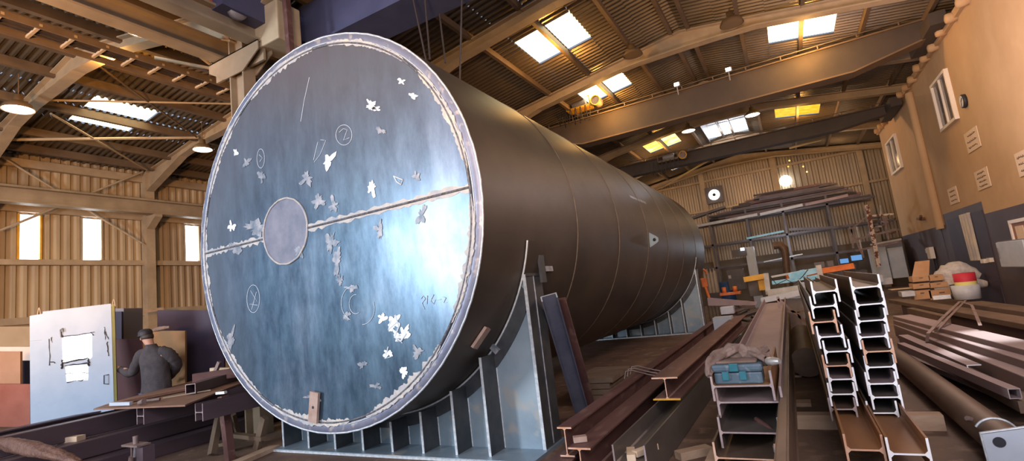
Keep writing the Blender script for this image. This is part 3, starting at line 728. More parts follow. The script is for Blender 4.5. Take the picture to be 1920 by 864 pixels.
# far small bits on the left pile
o = MB().add([(-1.66,11.6,.36),(-1.2,11.6,.36),(-1.2,12.1,.36),(-1.66,12.1,.36)], [(0,1,2,3)])
p0, p1 = at(1338,612,Z=.6), at(1374,612,Z=.6)
o = thing('steel_box_section', 'small grey-blue steel channel offcut standing across the reddish beams', 'offcut', p0)
y_ = 11.7; xa = at(1338,610,Y=y_); xb = at(1374,613,Y=y_); zt = at(1341,596,Y=y_).z
MB().box2((xa.x,y_,.36),(xb.x,y_+.02,zt)).build('front_plate', T['cabgrey'], o); MB().box2((xa.x,y_+.02,zt-.02),(xb.x,y_+.4,zt)).build('top_plate', T['cabgrey'], o); MB().box2((xb.x-.02,y_+.02,.36),(xb.x,y_+.4,zt-.02)).build('side_plate', T['bright'], o)
# loop of wire
c = at(1200,694,Z=.5)
pts = [at(x,y,Z=z) for x,y,z in ((1176,706,.42),(1178,692,.5),(1190,690,.5),(1205,694,.48),(1222,698,.47),(1235,700,.45))]
mb = MB().tube(pts,.007,6); mb.tube([p+V((.03,.05,.02)) for p in pts],.006,6); mb.tube([p+V((-.02,-.06,-.015)) for p in pts],.006,6)
tag(mb.build('wire_loop', T['rope']), 'loop of bent wire lying across the reddish beams', 'wire')

# toolbox stack (H-beams on their sides)
GB = None
beam(-.50,.755,4.30,14.2,.425,.25,'beamgrey','cutgrey','grey H-beam on its side carrying the toolbox, top of its stack', horizontal=True, tw=.014, tf=.02, x1=-.5) if False else None
stack = [(-.480,.695,4.30,9.6,.44,'cutgrey','top H-beam of the toolbox stack, directly under the toolbox','beamorange'),
         (-.450,.565,4.34,14.6,.47,'cutgrey','second H-beam of the toolbox stack, long one running to the back','beampurple'),
         (-.480,.355,4.28,13.8,.43,'cutgrey','third H-beam of the toolbox stack with a bent bar lying in it','beamgrey'),
         (-.530,.185,4.22,13.6,.44,'cutrust','lowest H-beam of the toolbox stack, resting on timber','beambrown')]
for cx, cz, y0, y1, h, em, lb, mt in stack[:1]:
    beam(cx,cz,y0,5.6,h,.22,mt,em,lb,horizontal=True,tw=.012,tf=.016)
cx, cz, y0, y1, h, em, lb, mt = stack[1]; beam(cx,cz,y0,y1,h,.23,mt,em,lb,horizontal=True,tw=.012,tf=.016, x1=-.47,z1=.74)
cx, cz, y0, y1, h, em, lb, mt = stack[2]; beam(cx,cz,y0,y1,h,.23,mt,em,lb,horizontal=True,tw=.012,tf=.016)
cx, cz, y0, y1, h, em, lb, mt = stack[3]; beam(cx,cz,y0,y1,h,.23,mt,em,lb,horizontal=True,tw=.012,tf=.016)
beam(-.205,.40,2.4,13.6,.40,.045,'beambrown','cutgrey','narrow dark steel section standing close beside the toolbox stack', tw=.044, tf=.012, x1=-.235)
# bent bar in the third beam
mb = MB().tube([at(1418,786,Y=4.6),at(1440,800,Y=4.45),at(1458,815,Y=4.3),at(1465,826,Y=4.2)],[.022,.02,.012,.01],8); tag(mb.build('bent_bar', T['beamred']), 'bent rusty bar lying in the third beam of the toolbox stack', 'bar')
mb = MB().box((-.31,4.4,.215),(.07,.05,.05)).tube([(-.31,4.4,.24),(-.31,4.4,.29)],.015,8); tag(mb.build('steel_nut', T['midgrey']), 'small steel bolt standing in the lowest beam of the toolbox stack', 'bolt')

# toolbox
tc_ = at(1384,718,Y=4.42); tz = .70
to = thing('toolbox', 'teal blue plastic toolbox with two latches on top of the beam stack', 'toolbox', (-.50,4.43,.702))
w, dp = .345, .2
def rbox(lo, hi, bev): 
    return MB().box2(lo, hi)
o = MB().box2((-.675,4.34,.703),(-.325,4.56,.79)).build('body', T['toolbox'], to, bevel=.012)
o = MB().box2((-.685,4.33,.792),(-.315,4.57,.855)).build('lid', T['toolbox'], to, bevel=.02)
MB().box2((-.65,4.36,.855),(-.35,4.54,.875)).build('lid_top', T['glove'], o, bevel=.01)
for x in (-.585,-.46):
    MB().box2((x-.025,4.318,.735),(x+.025,4.33,.80)).build('latch', T['toollatch'], to, bevel=.004)
MB().box2((-.55,4.315,.80),(-.485,4.33,.862)).build('handle', T['toollatch'], to, bevel=.006)
# work cloth / jacket draped behind and over the toolbox with a metal cuffed glove
def lump(path, rad, n=12, seed=1, flat=.6, fold=0):
    rg = random.Random(seed); mb = MB(); pts = [V(p) for p in path]
    # subdivide with catmull
    P = []
    for i in range(len(pts)-1):
        p0 = pts[max(i-1,0)]; p1 = pts[i]; p2 = pts[i+1]; p3 = pts[min(i+2,len(pts)-1)]
        for k in range(5):
            t = k/5; P.append(.5*((2*p1)+(p2-p0)*t+(2*p0-5*p1+4*p2-p3)*t*t+(3*p1-p0-3*p2+p3)*t**3))
    P.append(pts[-1]); R = []
    for i in range(len(P)):
        u = i/(len(P)-1)*(len(rad)-1); k = min(int(u), len(rad)-2); R.append((rad[k]*(1-(u-k))+rad[k+1]*(u-k))*(1+rg.uniform(-.10,.10)))
    mb.tube(P, R, n)
    if fold:
        ph1, ph2 = rg.uniform(0,6), rg.uniform(0,6)
        for i in range(len(P)):
            for k in range(n):
                v = V(mb.v[i*n+k])-P[i]; t = 2*pi*k/n
                mb.v[i*n+k] = tuple(P[i]+v*(1+fold*sin(3*t+ph1+i*.35)+fold*.7*sin(5*t+ph2-i*.6)))
    return mb
jk = lump([at(x,y,Y=yy) for x,y,yy in ((1330,706,4.30),(1330,690,4.36),(1342,672,4.46),(1362,663,4.58),(1385,659,4.62),(1405,662,4.6),(1425,668,4.5),(1440,676,4.42))],[.02,.035,.045,.05,.052,.045,.04,.032], n=24, seed=4, fold=.28)
jk2 = lump([at(x,y,Y=yy) for x,y,yy in ((1352,672,4.50),(1375,655,4.6),(1392,652,4.65))],[.02,.045,.03], n=20, seed=5, fold=.3); jk.add(jk2.v, jk2.f, 0, True)
jk2 = lump([at(x,y,Y=yy) for x,y,yy in ((1400,664,4.62),(1425,660,4.68),(1440,652,4.7))],[.035,.03,.02], n=20, seed=6, fold=.3); jk.add(jk2.v, jk2.f, 0, True)
jo = jk.build('work_jacket', T['glove']); tag(jo, 'crumpled brown work cloth draped behind and over the left of the toolbox', 'cloth')
cf = MB().tube([at(1440,677,Y=4.40),at(1450,677,Y=4.36),at(1462,677,Y=4.33)],[.03,.034,.02],10); cf.build('cuff', T['silver'], jo)

# ---- stacks A and B
A_w = [(1524,547.6,1571,545),(1520.7,575.8,1570,573),(1518.5,604,1570,603),(1531.7,633,1584.4,629),(1543.8,660.4,1597.6,657),(1547,686.8,1592,684.6),(1554,712,1603.5,710),(1554,740,1605.7,738),(1557.4,768,1604.6,766.5)]
B_w = [(1597.6,541.7,1649,535),(1603,573.5,1660,567),(1607.5,604,1660,598),(1609.7,634,1662,628.5),(1620.7,660.4,1673,657),(1623.6,690,1677.5,686),(1623.6,721.6,1682,717),(1635,746.3,1686.5,743),(1626,775.5,1684,773)]
ordn = ['topmost','second from the top','third from the top','fourth from the top','fifth from the top','sixth from the top','seventh from the top','eighth from the top','ninth from the top']
for nm, W, rust, desc in (('A', A_w, (2,5,8), 'left-hand stack of bright-ended H-beams'), ('B', B_w, (4,), 'right-hand stack of bright-ended H-beams')):
    for i, (x0, y0, x1, y1) in enumerate(W):
        yy = 5.0+(.0, .012, -.008, .01, -.012, .006, 0, -.01, .004)[i]
        a = at(x0,y0,Y=yy); c = at(x1,y1,Y=yy); cx = (a.x+c.x)/2+(.0 if nm=='A' else .004); cz = (a.z+c.z)/2
        hh = (.192 if nm == 'A' else .205)
        em = 'cutrust' if i in rust else 'cut'; mt = 'beambrown' if (i in rust or i == 0) else ('beamgrey' if i % 3 else 'beampurple')
        if nm == 'A' and i == 8: em = 'cutgrey'
        L_ = 6.4 if i == 0 else 7.2
        beam(cx,cz,yy,yy+(2.6 if nm=='A' and i==0 else 3.0 if i == 0 else 7.5),hh,.188,mt,em,'%s H-beam in the %s%s' % (ordn[i], desc, ', rusty orange end' if i in rust else ''), horizontal=True, tw=.011, tf=.0135, r=.016, group=None)
beam(.225,.285,4.18,12.0,.225,.205,'beamorange','cutrust','orange rusty H-beam protruding below the left-hand stack', horizontal=True, tw=.012, tf=.014, r=.018)
beam(.455,.285,4.12,12.0,.225,.205,'beamorange','cut','orange-brown H-beam with a bright end protruding below the right-hand stack', horizontal=True, tw=.012, tf=.014, r=.018)
beam(.30,.10,3.6,11,.16,.3,'beamdark','cutgrey','dark beam on the floor under the two protruding orange beams') if False else None
# timber bearers on the floor
def bearer(px0, px1, py, w, h, label):
    a = at(px0,py,Z=h); c = at(px1,py,Z=h); y = (a.y+c.y)/2
    o = MB().box2((min(a.x,c.x),y-w/2,0),(max(a.x,c.x),y+w/2,h)).build('timber_bearer', T['wood']); tag(o, label, 'timber', None); return o
bearer(1478,1765,775,.14,.13,'pale timber bearer crossing under both bright-ended beam stacks')
bearer(1480,1530,687,.14,.12,'timber bearer on the floor behind the long one, left of the beam stacks')
bearer(1482,1520,752,.18,.04,'short flat timber scrap on the floor left of the beam stacks')
bearer(1484,1503,702,.1,.03,'tiny timber chip on the floor left of the beam stacks')
bearer(1712,1760,700,.12,.08,'pale timber bearer under the pipe and tubes at the right')
# pipe column with welded base plate
pa = at(1860,815,Z=.25); 
ax0 = V((1.12,4.74,.135)); ax1 = V((1.06,10.8,.135))
po = thing('steel_pipe_column', 'rusty brown steel pipe with a grey square base plate lying at the right', 'pipe', (ax0.x,ax0.y,0))
MB().tube([ax0,ax0.lerp(ax1,.5),ax1],.125,32).build('pipe', T['beambrown'], po)
# base plate: normal along pipe axis, tipped
c4 = [at(1838,812,Y=4.72),at(1940,798,Y=4.72),at(1975,905,Y=4.72),at(1868,925,Y=4.72)]
mb = MB(); q = [V(p) for p in c4]; th = V((0,.03,0)); mb.add(q+[p+th for p in q], [(0,1,2,3),(7,6,5,4),(0,4,5,1),(1,5,6,2),(2,6,7,3),(3,7,4,0)]); bp_ = mb.build('base_plate', T['cabgrey'], po)
hp = at(1874,829,Y=4.715); MB().lathe([(0,0),(.035,0)], hp, (0,-1,0), 18, smooth=False).build('bolt_hole', T['black'], bp_)
MB().tube([c4[0]+V((0,-.002,0)),c4[1]+V((0,-.002,0))],.007,5).tube([c4[0],c4[3]],.007,5).build('plate_edge', T['bright'], bp_)
pts = []
dirp = (ax1-ax0).normalized()
for i in range(13):
    t = .3+2.3*i/12; pts.append(ax0+dirp*.35+V((cos(t)*.13,0,sin(t)*.13)))
MB().tube(pts,.009,6).build('weld_bead', T['bright'], po)
MB().tube([ax0+dirp*.5+V((-.09,0,.08)),ax0+dirp*.5+V((-.13,-.03,.10))],.018,8).build('bolt', T['strap'], po)
# square tubes, angles and big bundle on the right
def sqtube(a, c, s, t, mt, endm, label, name='square_tube', group=None):
    a = V(a); c = V(c); d = (c-a).normalized(); sd = d.cross(V((0,0,1))).normalized(); up = sd.cross(d)
    mb = MB(); o_ = [(-s/2,-s/2),(s/2,-s/2),(s/2,s/2),(-s/2,s/2)]; i_ = [(p[0]*(1-2*t/s),p[1]*(1-2*t/s)) for p in o_]
    P = lambda q, p: q+sd*p[0]+up*p[1]
    vs = [P(a,p) for p in o_]+[P(a,p) for p in i_]+[P(c,p) for p in o_]+[P(c,p) for p in i_]
    fs = []; mi = []
    for k in range(4):
        j = (k+1)%4
        fs += [(k,j,8+j,8+k),(4+k,12+k,12+j,4+j),(k,4+k,4+j,j),(8+k,8+j,12+j,12+k)]; mi += [0,0,1,1]
    mb.add(vs, fs, mi); o = mb.build(name, [T[mt],T[endm]]); tag(o, label, 'tube', group); return o
e1 = at(1903,738,Z=.28)
sqtube(e1+V((0,0,-.0)), at(1690,648,Z=.28), .085,.007,'beampurple','cutgrey','square steel tube with an open end lying right of the brown pipe')
beam_ = at(1760,640,Z=.24)
sqtube(at(1925,762,Z=.12), at(1690,664,Z=.12), .06,.006,'beampurple','cutgrey','thin square tube low down between the brown pipe and the open-ended tube')
e2 = at(1812,684,Z=.34); e3 = at(1665,572,Z=.34)
def angle(a, c, s, t, mt, endm, label):
    a = V(a); c = V(c); d = (c-a).normalized(); sd = d.cross(V((0,0,1))).normalized(); up = sd.cross(d)
    mb = MB().ext([(0,0),(0,-s),(-t,-s),(-t,-t),(-s,-t),(-s,0)][::-1], a, c, -sd, up, 0, 1)
    tag(mb.build('angle_bar', [T[mt],T[endm]]), label, 'angle bar')
angle(e2, at(1684,628,Z=.34), .12,.01,'beampurple','cut','steel angle bar with a bright end lying beside the big strapped bundle')
# strapped bundle: several wide rectangular tubes side by side, each its own thing
xb0 = at(1700,600,Z=.45)
def rect(cx, cz, w, h, y0, y1, mt, label, x1=None, group=None):
    dx = 0 if x1 is None else x1-cx
    mb = MB(); t = .008
    poly = [(-w/2,-h/2),(w/2,-h/2),(w/2,h/2),(-w/2,h/2)]
    mb.ext(poly, (cx,y0,cz), (cx+dx,y1,cz), (1,0,0),(0,0,1)); 
    o = mb.build('rectangular_tube', T[mt], bevel=.012); tag(o, label, 'tube', group); return o
def sec(pf, pn, zt, w, h, mt, label, ext=1.0):
    a = at(*pf, Z=zt); c = at(*pn, Z=zt); d = (a-c).normalized(); c = c-d*ext; sd = V((d.y,-d.x,0)).normalized()
    mb = MB(); mb.ext([(0,0),(w,0),(w,-h),(0,-h)][::-1], c, a, sd, (0,0,1)); o = mb.build('rectangular_tube', T[mt], bevel=.01); tag(o, label, 'tube')
sec((1674,592),(1920,655), .50, .26, .14, 'beampurple', 'flat-topped steel section at the back of the strapped bundle, catching a white glint', 4)
sec((1674,599),(1920,676), .44, .20, .16, 'beampurple', 'middle steel section of the strapped bundle', 3)
sec((1675,608),(1920,706), .36, .22, .20, 'beampurple', 'front steel section of the strapped bundle, nearest the pipe', 3)
sec((1680,618),(1920,735), .15, .5, .15, 'beamdark', 'dark steel section underneath the strapped bundle', 2)
sec((1690,640),(1908,752), .22, .22, .10, 'beambrown', 'brown flat section lying beside the open-ended square tube', .0)
sec((1665,561),(1920,607), .40, .34, .09, 'beambrown', 'long brown section of the back bundle by the wall, upper one', 3)
sec((1690,572),(1920,611), .30, .40, .30, 'beamdark', 'dark purple section of the back bundle under the brown one', 3)
sec((1802,567),(1920,584), .40, .35, .12, 'beambrown', 'brown section lying along the foot of the plastered wall', 3)
sec((1700,577),(1765,592), .34, .12, .2, 'beambrown', 'short brown box section end between the two bundles', 0)
# strap around the bundle
for k, (x0p, y0p) in enumerate(((1742,640),)):
    pts = [at(x,y,Z=z) for x,y,z in ((1748,650,.25),(1738,640,.36),(1740,625,.46),(1752,612,.53),(1765,598,.58),(1800,565,.62))]
    mb = MB()
    for a, c in zip(pts[:-1], pts[1:]): mb.bar(a, c, .045, .008)
    pts2 = [p+V((.10,.1,.0)) for p in pts[2:]]
    for a, c in zip(pts2[:-1], pts2[1:]): mb.bar(a, c, .035, .008)
    pts3 = [at(x,y,Z=z) for x,y,z in ((1800,565,.62),(1822,572,.62),(1830,590,.6),(1838,610,.56))]
    for a, c in zip(pts3[:-1], pts3[1:]): mb.bar(a, c, .035, .008)
    tag(mb.build('steel_strap', T['strap']), 'bent steel strap sticking up from the bundle of long sections', 'strap')
# dark block stand between beams in the middle distance
mb = MB().tube([at(1433,640,Z=.0)+V((0,0,.0)),at(1433,640,Z=0)+V((0,0,.01))],.01,6)
pp = at(1494,645,Z=.18); pe = at(1492,572,Z=.18)
tag(MB().tube([(-.03,8.2,.22),(-.03,11.2,.24)],.20,20).build('steel_pipe', T['beambrown']), 'short dark pipe lying between the toolbox stack and the bright-ended stacks', 'pipe')
o = thing('welded_angle_rack', 'light grey welded angle frame standing behind the short dark pipe', 'frame', (-.05,12.3,0))
for a, c in (((-.35,12.3,.0),(-.35,12.3,.95)),((.28,12.3,0),(.28,12.3,.9)),((-.35,12.3,.62),(.28,12.3,.6)),((-.35,12.3,.9),(.1,12.3,.35)),((-.02,12.3,0),(-.02,12.3,.6))):
    MB().bar(a, c, .05, .05).build('strut', T['beampurple'], o)
tag(MB().box2((.10,7.6,0),(.22,7.7,.42)).build('steel_plate', T['cabgrey']), 'grey steel plate with bolt holes standing beside the left-hand bright stack', 'plate')


# ------------------------------------------------------------------ CRANES
def crane(y, z0, h, wy, x0, x1, mt, mt2, label, rail=True, taper=True):
    o = thing('bridge_crane', label, 'crane', (x0,y,z0))
    mb = MB(); t = 1.7 if taper else .01
    P = [(x0,h),(x0,h*.45),(x0+t,0),(x1-t,0),(x1,h*.45),(x1,h)]
    for yy in (y-wy/2+.02, y+wy/2-.02):
        mb.ext([(p[0],z0+p[1]) for p in P], (0,yy-.01,0), (0,yy+.01,0))
    mb.build('box_girder', T[mt], o)
    mb = MB()
    q = [(x0,h*.45),(x0+t,0),(x1-t,0),(x1,h*.45)]
    for a, c in zip(q[:-1], q[1:]): mb.bar((a[0],y,z0+a[1]),(c[0],y,z0+c[1]),wy+.12,.04)
    mb.bar((x0,y,z0+h),(x1,y,z0+h),wy+.12,.04)
    mb.build('flange', T[mt2], o)
    for x in (x0+.05, x1-.05):
        MB().box2((x-.16,y-1.1,z0+h*.45-.05),(x+.16,y+1.1,z0+h*.45+.25)).build('end_truck', T[mt], o)
    if rail:
        mb = MB()
        for i in range(12):
            x = x0+.6+(x1-x0-1.2)*i/11; mb.bar((x,y-wy/2-.1,z0+h),(x,y-wy/2-.1,z0+h+.10),.03,.03)
        mb.tube([(x0+.3,y-wy/2-.1,z0+h+.10),(x1-.3,y-wy/2-.1,z0+h+.10)],.015,6)
        mb.build('cable_rail', T['purlin'], o)
    return o
c1 = crane(15.85, 6.38, .84, .40, -7.0, 4.0, 'girder','girder2','deep brown bridge crane girder crossing the hall above the middle of the tank')
c2 = crane(21.6, 6.22, .48, .3, -7.0, 4.0, 'girder','girder','second, farther brown bridge crane girder beneath the bright ridge vent')
def trolley(c, mt, label):
    o = thing('hoist_trolley', label, 'hoist', c); x, y, z = c
    mb = MB(); mb.box2((x-.55,y-.3,z-.05),(x+.25,y+.1,z+.02)); 
    for a, d in (((x-.55,y-.3,z-.04),(x-.55,y-.3,z+.28)),((x+.25,y-.3,z-.04),(x+.25,y-.3,z+.28)),((x-.55,y-.3,z+.28),(x+.25,y-.3,z+.28))): mb.bar(a, d, .04, .04)
    mb.build('frame', T[mt], o)
    MB().tube([(x-.35,y-.2,z+.12),(x+.1,y-.2,z+.12)],.11,14).build('motor', T['midgrey'], o)
    MB().tube([(x+.45,y-.3,z+.05),(x+.45,y+.0,z+.05)],.16,16).build('rope_drum', T['strap'], o)
    mb = MB().tube(ring(.15,y-.33,x+.45,z+.05,20),.02,6,closed=True); mb.build('drum_ring', T['yellow'], o)
    rg = random.Random(int(abs(x)*10))
    for k in range(7):
        xx = x-.9+k*.17; pts = [(xx,y-.36,z-.02),(xx+.04,y-.38,z-.35-rg.random()*.25),(xx+.10,y-.38,z-.4-rg.random()*.25),(xx+.15,y-.36,z-.03)]
        MB().tube(pts,.012,6).build('cable_loop', T['plain_dark'], o)
    return o
p = at(1098,203,Y=15.3); trolley((p.x,15.3,p.z), 'yellow', 'yellow-framed hoist trolley on the deep brown crane girder')
p = at(1262,300,Y=21.3); trolley((p.x,21.3,p.z), 'purlin', 'dark hoist trolley with cable loops on the farther crane girder')
# small work lights on the crane
for px, py, lb in ((1268,158,'left of the pair'),(1365,130,'right of the pair')):
    p = at(px,py,Y=15.4); o = thing('work_light', 'small bright work light on top of the deep brown crane girder, %s' % lb, 'lamp', p)
    MB().box(p+V((.02,.05,0)),(.16,.08,.12)).build('housing', T['midgrey'], o)
    MB().box(p,(.13,.02,.09)).build('lens', T['lampE'], o)
    MB().bar(p+V((0,.06,-.05)), p+V((0,.1,-.3)), .03,.03).build('bracket', T['midgrey'], o)
# navy crane girder near the camera
o = thing('bridge_crane', 'dark navy bridge crane girder above the near end of the tank', 'crane', (-7,6.2,6.3))
bl_ = at(560,96,Z=6.35); br_ = at(752,-8,Z=6.35); print('navy', bl_, br_)
yb_ = bl_.y
mb = MB().box2((bl_.x-.5,yb_,6.35),(4.0,yb_+.6,7.15)); mb.build('box_girder', T['navy'], o)
MB().box2((bl_.x-.5,yb_-.06,6.31),(4.0,yb_+.66,6.35)).build('flange', T['navy'], o)
MB().box2((-7.1,yb_-1.5,6.45),(-6.75,yb_+1.8,6.9)).build('end_truck', T['navy'], o)
MB().lathe([(0,0),(.14,0),(.14,.1),(0,.1)], (-6.9,yb_-1.2,6.5), (1,0,0), 16).build('wheel', T['midgrey'], o)
# cream control box and brown post beside it
p0 = at(473,52,Z=6.5); 
o = thing('control_box', 'cream painted steel box hanging beside the navy crane girder', 'box', p0)
yy = p0.y; a = at(474,20,Y=yy); c = at(526,70,Y=yy)
MB().box2((a.x,yy,c.z+.02),(c.x-.05,yy+.45,a.z-.02)).build('body', mat('cream_box', (.50,.40,.27), (.42,.33,.22), 3, .6), o, bevel=.02)
for k in range(3): MB().bar((a.x+.04+.06*k,yy+.1,a.z-.03),(a.x+.04+.06*k,yy+.1,a.z+.9),.03,.03).build('hanger', T['beamred'], o)
a = at(538,40,Y=yy+.1); c = at(545,103,Y=yy+.1); tag(MB().bar(a+V((0,0,.9)), c, .09,.09).build('steel_post', T['beamred']), 'brown square post hanging next to the cream box', 'post')
o = MB().bar(at(568,90,Y=4.6), at(574,76,Y=4.6), .04,.03).build('sling_plate', T['offwhite']) if False else None
# thin hanging cables near the tank top
cabs = ((775,0,800,118,5.6),(797,0,806,112,5.7),(866,0,862,155,6.0),(828,60,835,118,5.9))
for i, (xa, ya, xb, yb, yy) in enumerate(cabs):
    a = at(xa,ya,Y=yy); c = at(xb,yb,Y=yy+.0)
    tag(MB().tube([(a.x,yy,7.5),(c.x,yy,c.z)] if False else [a+(a-c)*.6, c], .014, 6).build('hanging_cable', T['plain_dark']),
        ['thin dark cable hanging over the tank crown, leftmost of four','thin dark cable hanging over the tank crown, second from the left','thin dark cable hanging over the tank crown, rightmost of four','short dark cable over the tank crown, third from the left'][i], 'cable')
# cable ladder
o = thing('cable_ladder', 'long ladder-shaped cable tray running under the roof at the left', 'cable tray', (-9.6,0,6.4))
lz = 6.4; pA = at(0,30,Z=lz); lx = -9.3; wdt = .3
pr_ = [at(0,14,Z=lz), at(470,172,Z=lz)]; pl_ = [at(0,52,Z=lz), at(462,196,Z=lz)]
print('ladder', pr_, pl_)
la, lb = V((-9.1,-1,lz)), V((-9.1,16,lz)); 
for dx in (-.25,.25): MB().box2((-9.35+dx-.015,-1,lz-.05),(-9.35+dx+.015,20,lz+.05)).build('side_rail', T['purlin'], o)
for k in range(50): MB().box2((-9.62,-.8+k*.42,lz-.02),(-9.08,-.76+k*.42,lz+.02)).build('rung', T['rafter'], o)
MB().tube([(-9.3,-1,lz+.05),(-9.35,20,lz+.05)],.05,8).tube([(-9.45,-1,lz+.05),(-9.4,20,lz+.05)],.04,8).build('cable', T['plain_dark'], o)
# bracing rods at the left
def rod(p, q, r, mt, i):
    n_ = tn[0]; trim(MB().tube([p, q], r, 8), mt)
def rl(x, y, off=.35): return onroof(x, y, LZ0, LS, XL, off)
rod(rl(60,187), rl(455,195), .03, T['rafter'], 0); rod(rl(0,262), rl(372,258), .045, T['rafter'], 0)
rod(rl(178,118), rl(370,258), .025, T['purlin'], 0); rod(rl(95,213), rl(275,318), .03, T['rafter'], 0)
rod(at(362,95,Z=7.0), at(455,168,Z=6.7), .035, T['rafter'], 0); rod(at(290,108,Z=7.0), at(455,140,Z=6.8), .035, T['rafter'], 0)
for a, c in (((0,292),(275,461)),((0,432),(268,322))):
    rod(at(*a, X=XL+.35), at(*c, X=XL+.35), .035, T['rafter'], 0)
# diagonal braces at the far end
for a, c in (((1240,352),(1330,300)),((1300,290),(1230,300)),((1540,262),(1480,278)),((1450,268),(1415,262))):
    rod(at(*a, Y=28.5), at(*c, Y=28.5), .05, T['rafter'], 0)

# ------------------------------------------------------------------ HIGH BAY LAMPS
def lamp(c, r, label, lit=True, rodl=None):
    o = thing('high_bay_lamp', label, 'lamp', c); x, y, z = c
    MB().lathe([(r,0),(r*.97,r*.15),(r*.8,r*.45),(r*.45,r*.65),(r*.32,r*.75),(r*.3,r*1.2),(0,r*1.2)], (x,y,z), (0,0,1), 24).build('shade', T['lamp'], o)
    MB().lathe([(0,.01),(r*.93,.01)], (x,y,z), (0,0,1), 24, smooth=False).build('bulb_glow', T['lampE'] if lit else T['lamp'], o)
    zt = zroof(x)-.15
    MB().tube([(x,y,z+r*1.1),(x,y,zt)],.012,6).build('hanging_rod', T['purlin'], o)
for px, py, z, r, lb, lit in ((262,60,7.3,.21,'lit bell lamp hanging under the pale runway beam, top left',1),(34,206,7.25,.30,'lit bell lamp at the far left edge near the rafter foot',1),(380,281,7.2,.27,'lit bell lamp just left of the tank rim',1),
    (1411,216,6.9,.24,'lit bell lamp to the right of the ridge vent',1),(1291,246,6.9,.24,'lit bell lamp to the left of the ridge vent',1),
    (1187,104,7.45,.25,'unlit bell lamp on the left slope of the near rafter',0),(1372,46,7.4,.27,'unlit bell lamp on the right slope of the near rafter',0)):
    p = at(px,py,Z=z); lamp((p.x,p.y,z), r, lb, lit)

# ------------------------------------------------------------------ FAR WALL FITTINGS
p = at(1339,365,Y=YF-.4)
o = thing('wall_fan', 'round white exhaust fan in a dark square frame on the far wall', 'fan', p)
MB().box(p+V((0,.12,0)),(.95,.1,.95)).build('frame', T['machine'], o)
MB().lathe([(0,0),(.3,0)], p+V((0,-.0,0)), (0,-1,0), 32, smooth=False).build('disc', emis('fan_glow', (1,.95,.92), 3), o)
MB().lathe([(0,0.02),(.09,0.02),(.09,-.02)], p, (0,-1,0), 16, smooth=False).build('hub', T['black'], o)
p = at(1473,339,Y=YF-.3)
wn[0] += 1
struct('window_%d' % wn[0], MB().lathe([(0,0),(.30,0)], p, (0,-1,0), 32, smooth=False), emis('round_daylight', (1,.93,.75), 10))
for q in ((1480,301),(1478,312),(1506,312),(1513,322)):
    p = at(*q, Y=YF-.06); wn[0] += 1
    struct('window_%d' % wn[0], MB().lathe([(0,0),(.045,0)], p, (0,-1,0), 8, smooth=False), T['skyM'])
# tall storage rack in front of the far wall
YRK = 28.5
rk = thing('storage_rack', 'tall dark steel storage rack with four posts in front of the far wall', 'rack', (0,YRK,0))
for pt in (((1327.8,410)),((1398,401)),((1466,388)),((1548.8,375))):
    p = at(*pt, Y=YRK)
    for dy_ in (0,1.3): MB().box2((p.x-.05,YRK+dy_-.05,0),(p.x+.05,YRK+dy_+.05,p.z+.25)).build('post', T['machine'], rk)
xL, xR = at(1300,426,Y=YRK).x, at(1640,367,Y=YRK).x
zsh = [at(1466,397,Y=YRK).z, at(1466,441,Y=YRK).z, at(1456,488,Y=YRK).z]
for zz in zsh: MB().box2((xL,YRK-.05,zz-.05),(xR,YRK+.03,zz+.05)).box2((xL,YRK+1.27,zz-.05),(xR,YRK+1.35,zz+.05)).build('shelf_rail', T['machine'], rk)
rg = random.Random(11); z0 = zsh[0]
mats_ = ['machine','plain_dark','beamdark','machine','plain_dark','beamred']
W_ = xR-xL
for i in range(70):
    lay = i//8; zz = z0+.10+lay*.115+rg.uniform(-.02,.02); sh = lay/9
    Lmax = W_*(1-.62*sh); L_ = Lmax*rg.uniform(.45,.98); lo_ = xL+W_*.42*sh*1.0; xc = lo_+L_/2+rg.uniform(0,1)*(Lmax-L_)
    yy = YRK+.06+(i%8)*.15
    a = V((xc-L_/2,yy,zz+rg.uniform(-.03,.03))); c = V((min(xc+L_/2,6.9),yy+rg.uniform(-.05,.05),zz+rg.uniform(-.05,.05)))
    o = MB().bar(a, c, .13, rg.uniform(.06,.12)).build('steel_bar', T[mats_[i%6]]); tag(o, 'long steel bar in the bar heap on the rack top', 'bar', 'steel bars heaped on top of the storage rack')
for i, (pa, pb, mt, lb) in enumerate((((1306,424),(1420,402),'offwhite','pale flat bar on the rack top at its left end'),((1425,402),(1505,384),'offwhite','pale flat bar on the rack top, middle'),((1510,384),(1590,366),'beampurple','pinkish flat bar on the rack top at its right end'))):
    a = at(*pa, Y=YRK-.1); c = at(*pb, Y=YRK-.1); tag(MB().bar(a, c, .1,.13).build('flat_bar', T[mt]), lb, 'bar')
a, c = at(1400,447,Y=YRK-.1), at(1470,433,Y=YRK-.1); tag(MB().bar(a, c, .1,.09).build('flat_bar', T['cyan']), 'pale green-blue bar on the middle shelf of the rack', 'bar')
a, c = at(1480,430,Y=YRK-.1), at(1572,426,Y=YRK-.1); tag(MB().bar(a, c, .1,.12).build('flat_bar', T['machine']), 'dark bar on the middle shelf of the rack at its right', 'bar')
a, c = at(1432,491,Y=YRK-.4), at(1505,476,Y=YRK-.4); tag(MB().bar(a, c, .05,.05).build('flat_bar', T['offwhite']), 'thin pale bar on the lowest shelf of the rack', 'bar')
# roof-like dark awning shape on the rack left
a = at(1290,412,Y=YRK+.2); c = at(1360,388,Y=YRK+.2); tag(MB().bar(a, c, .5,.12).build('bent_sheet', T['machine']), 'dark bent sheet on the left end of the rack top', 'sheet')
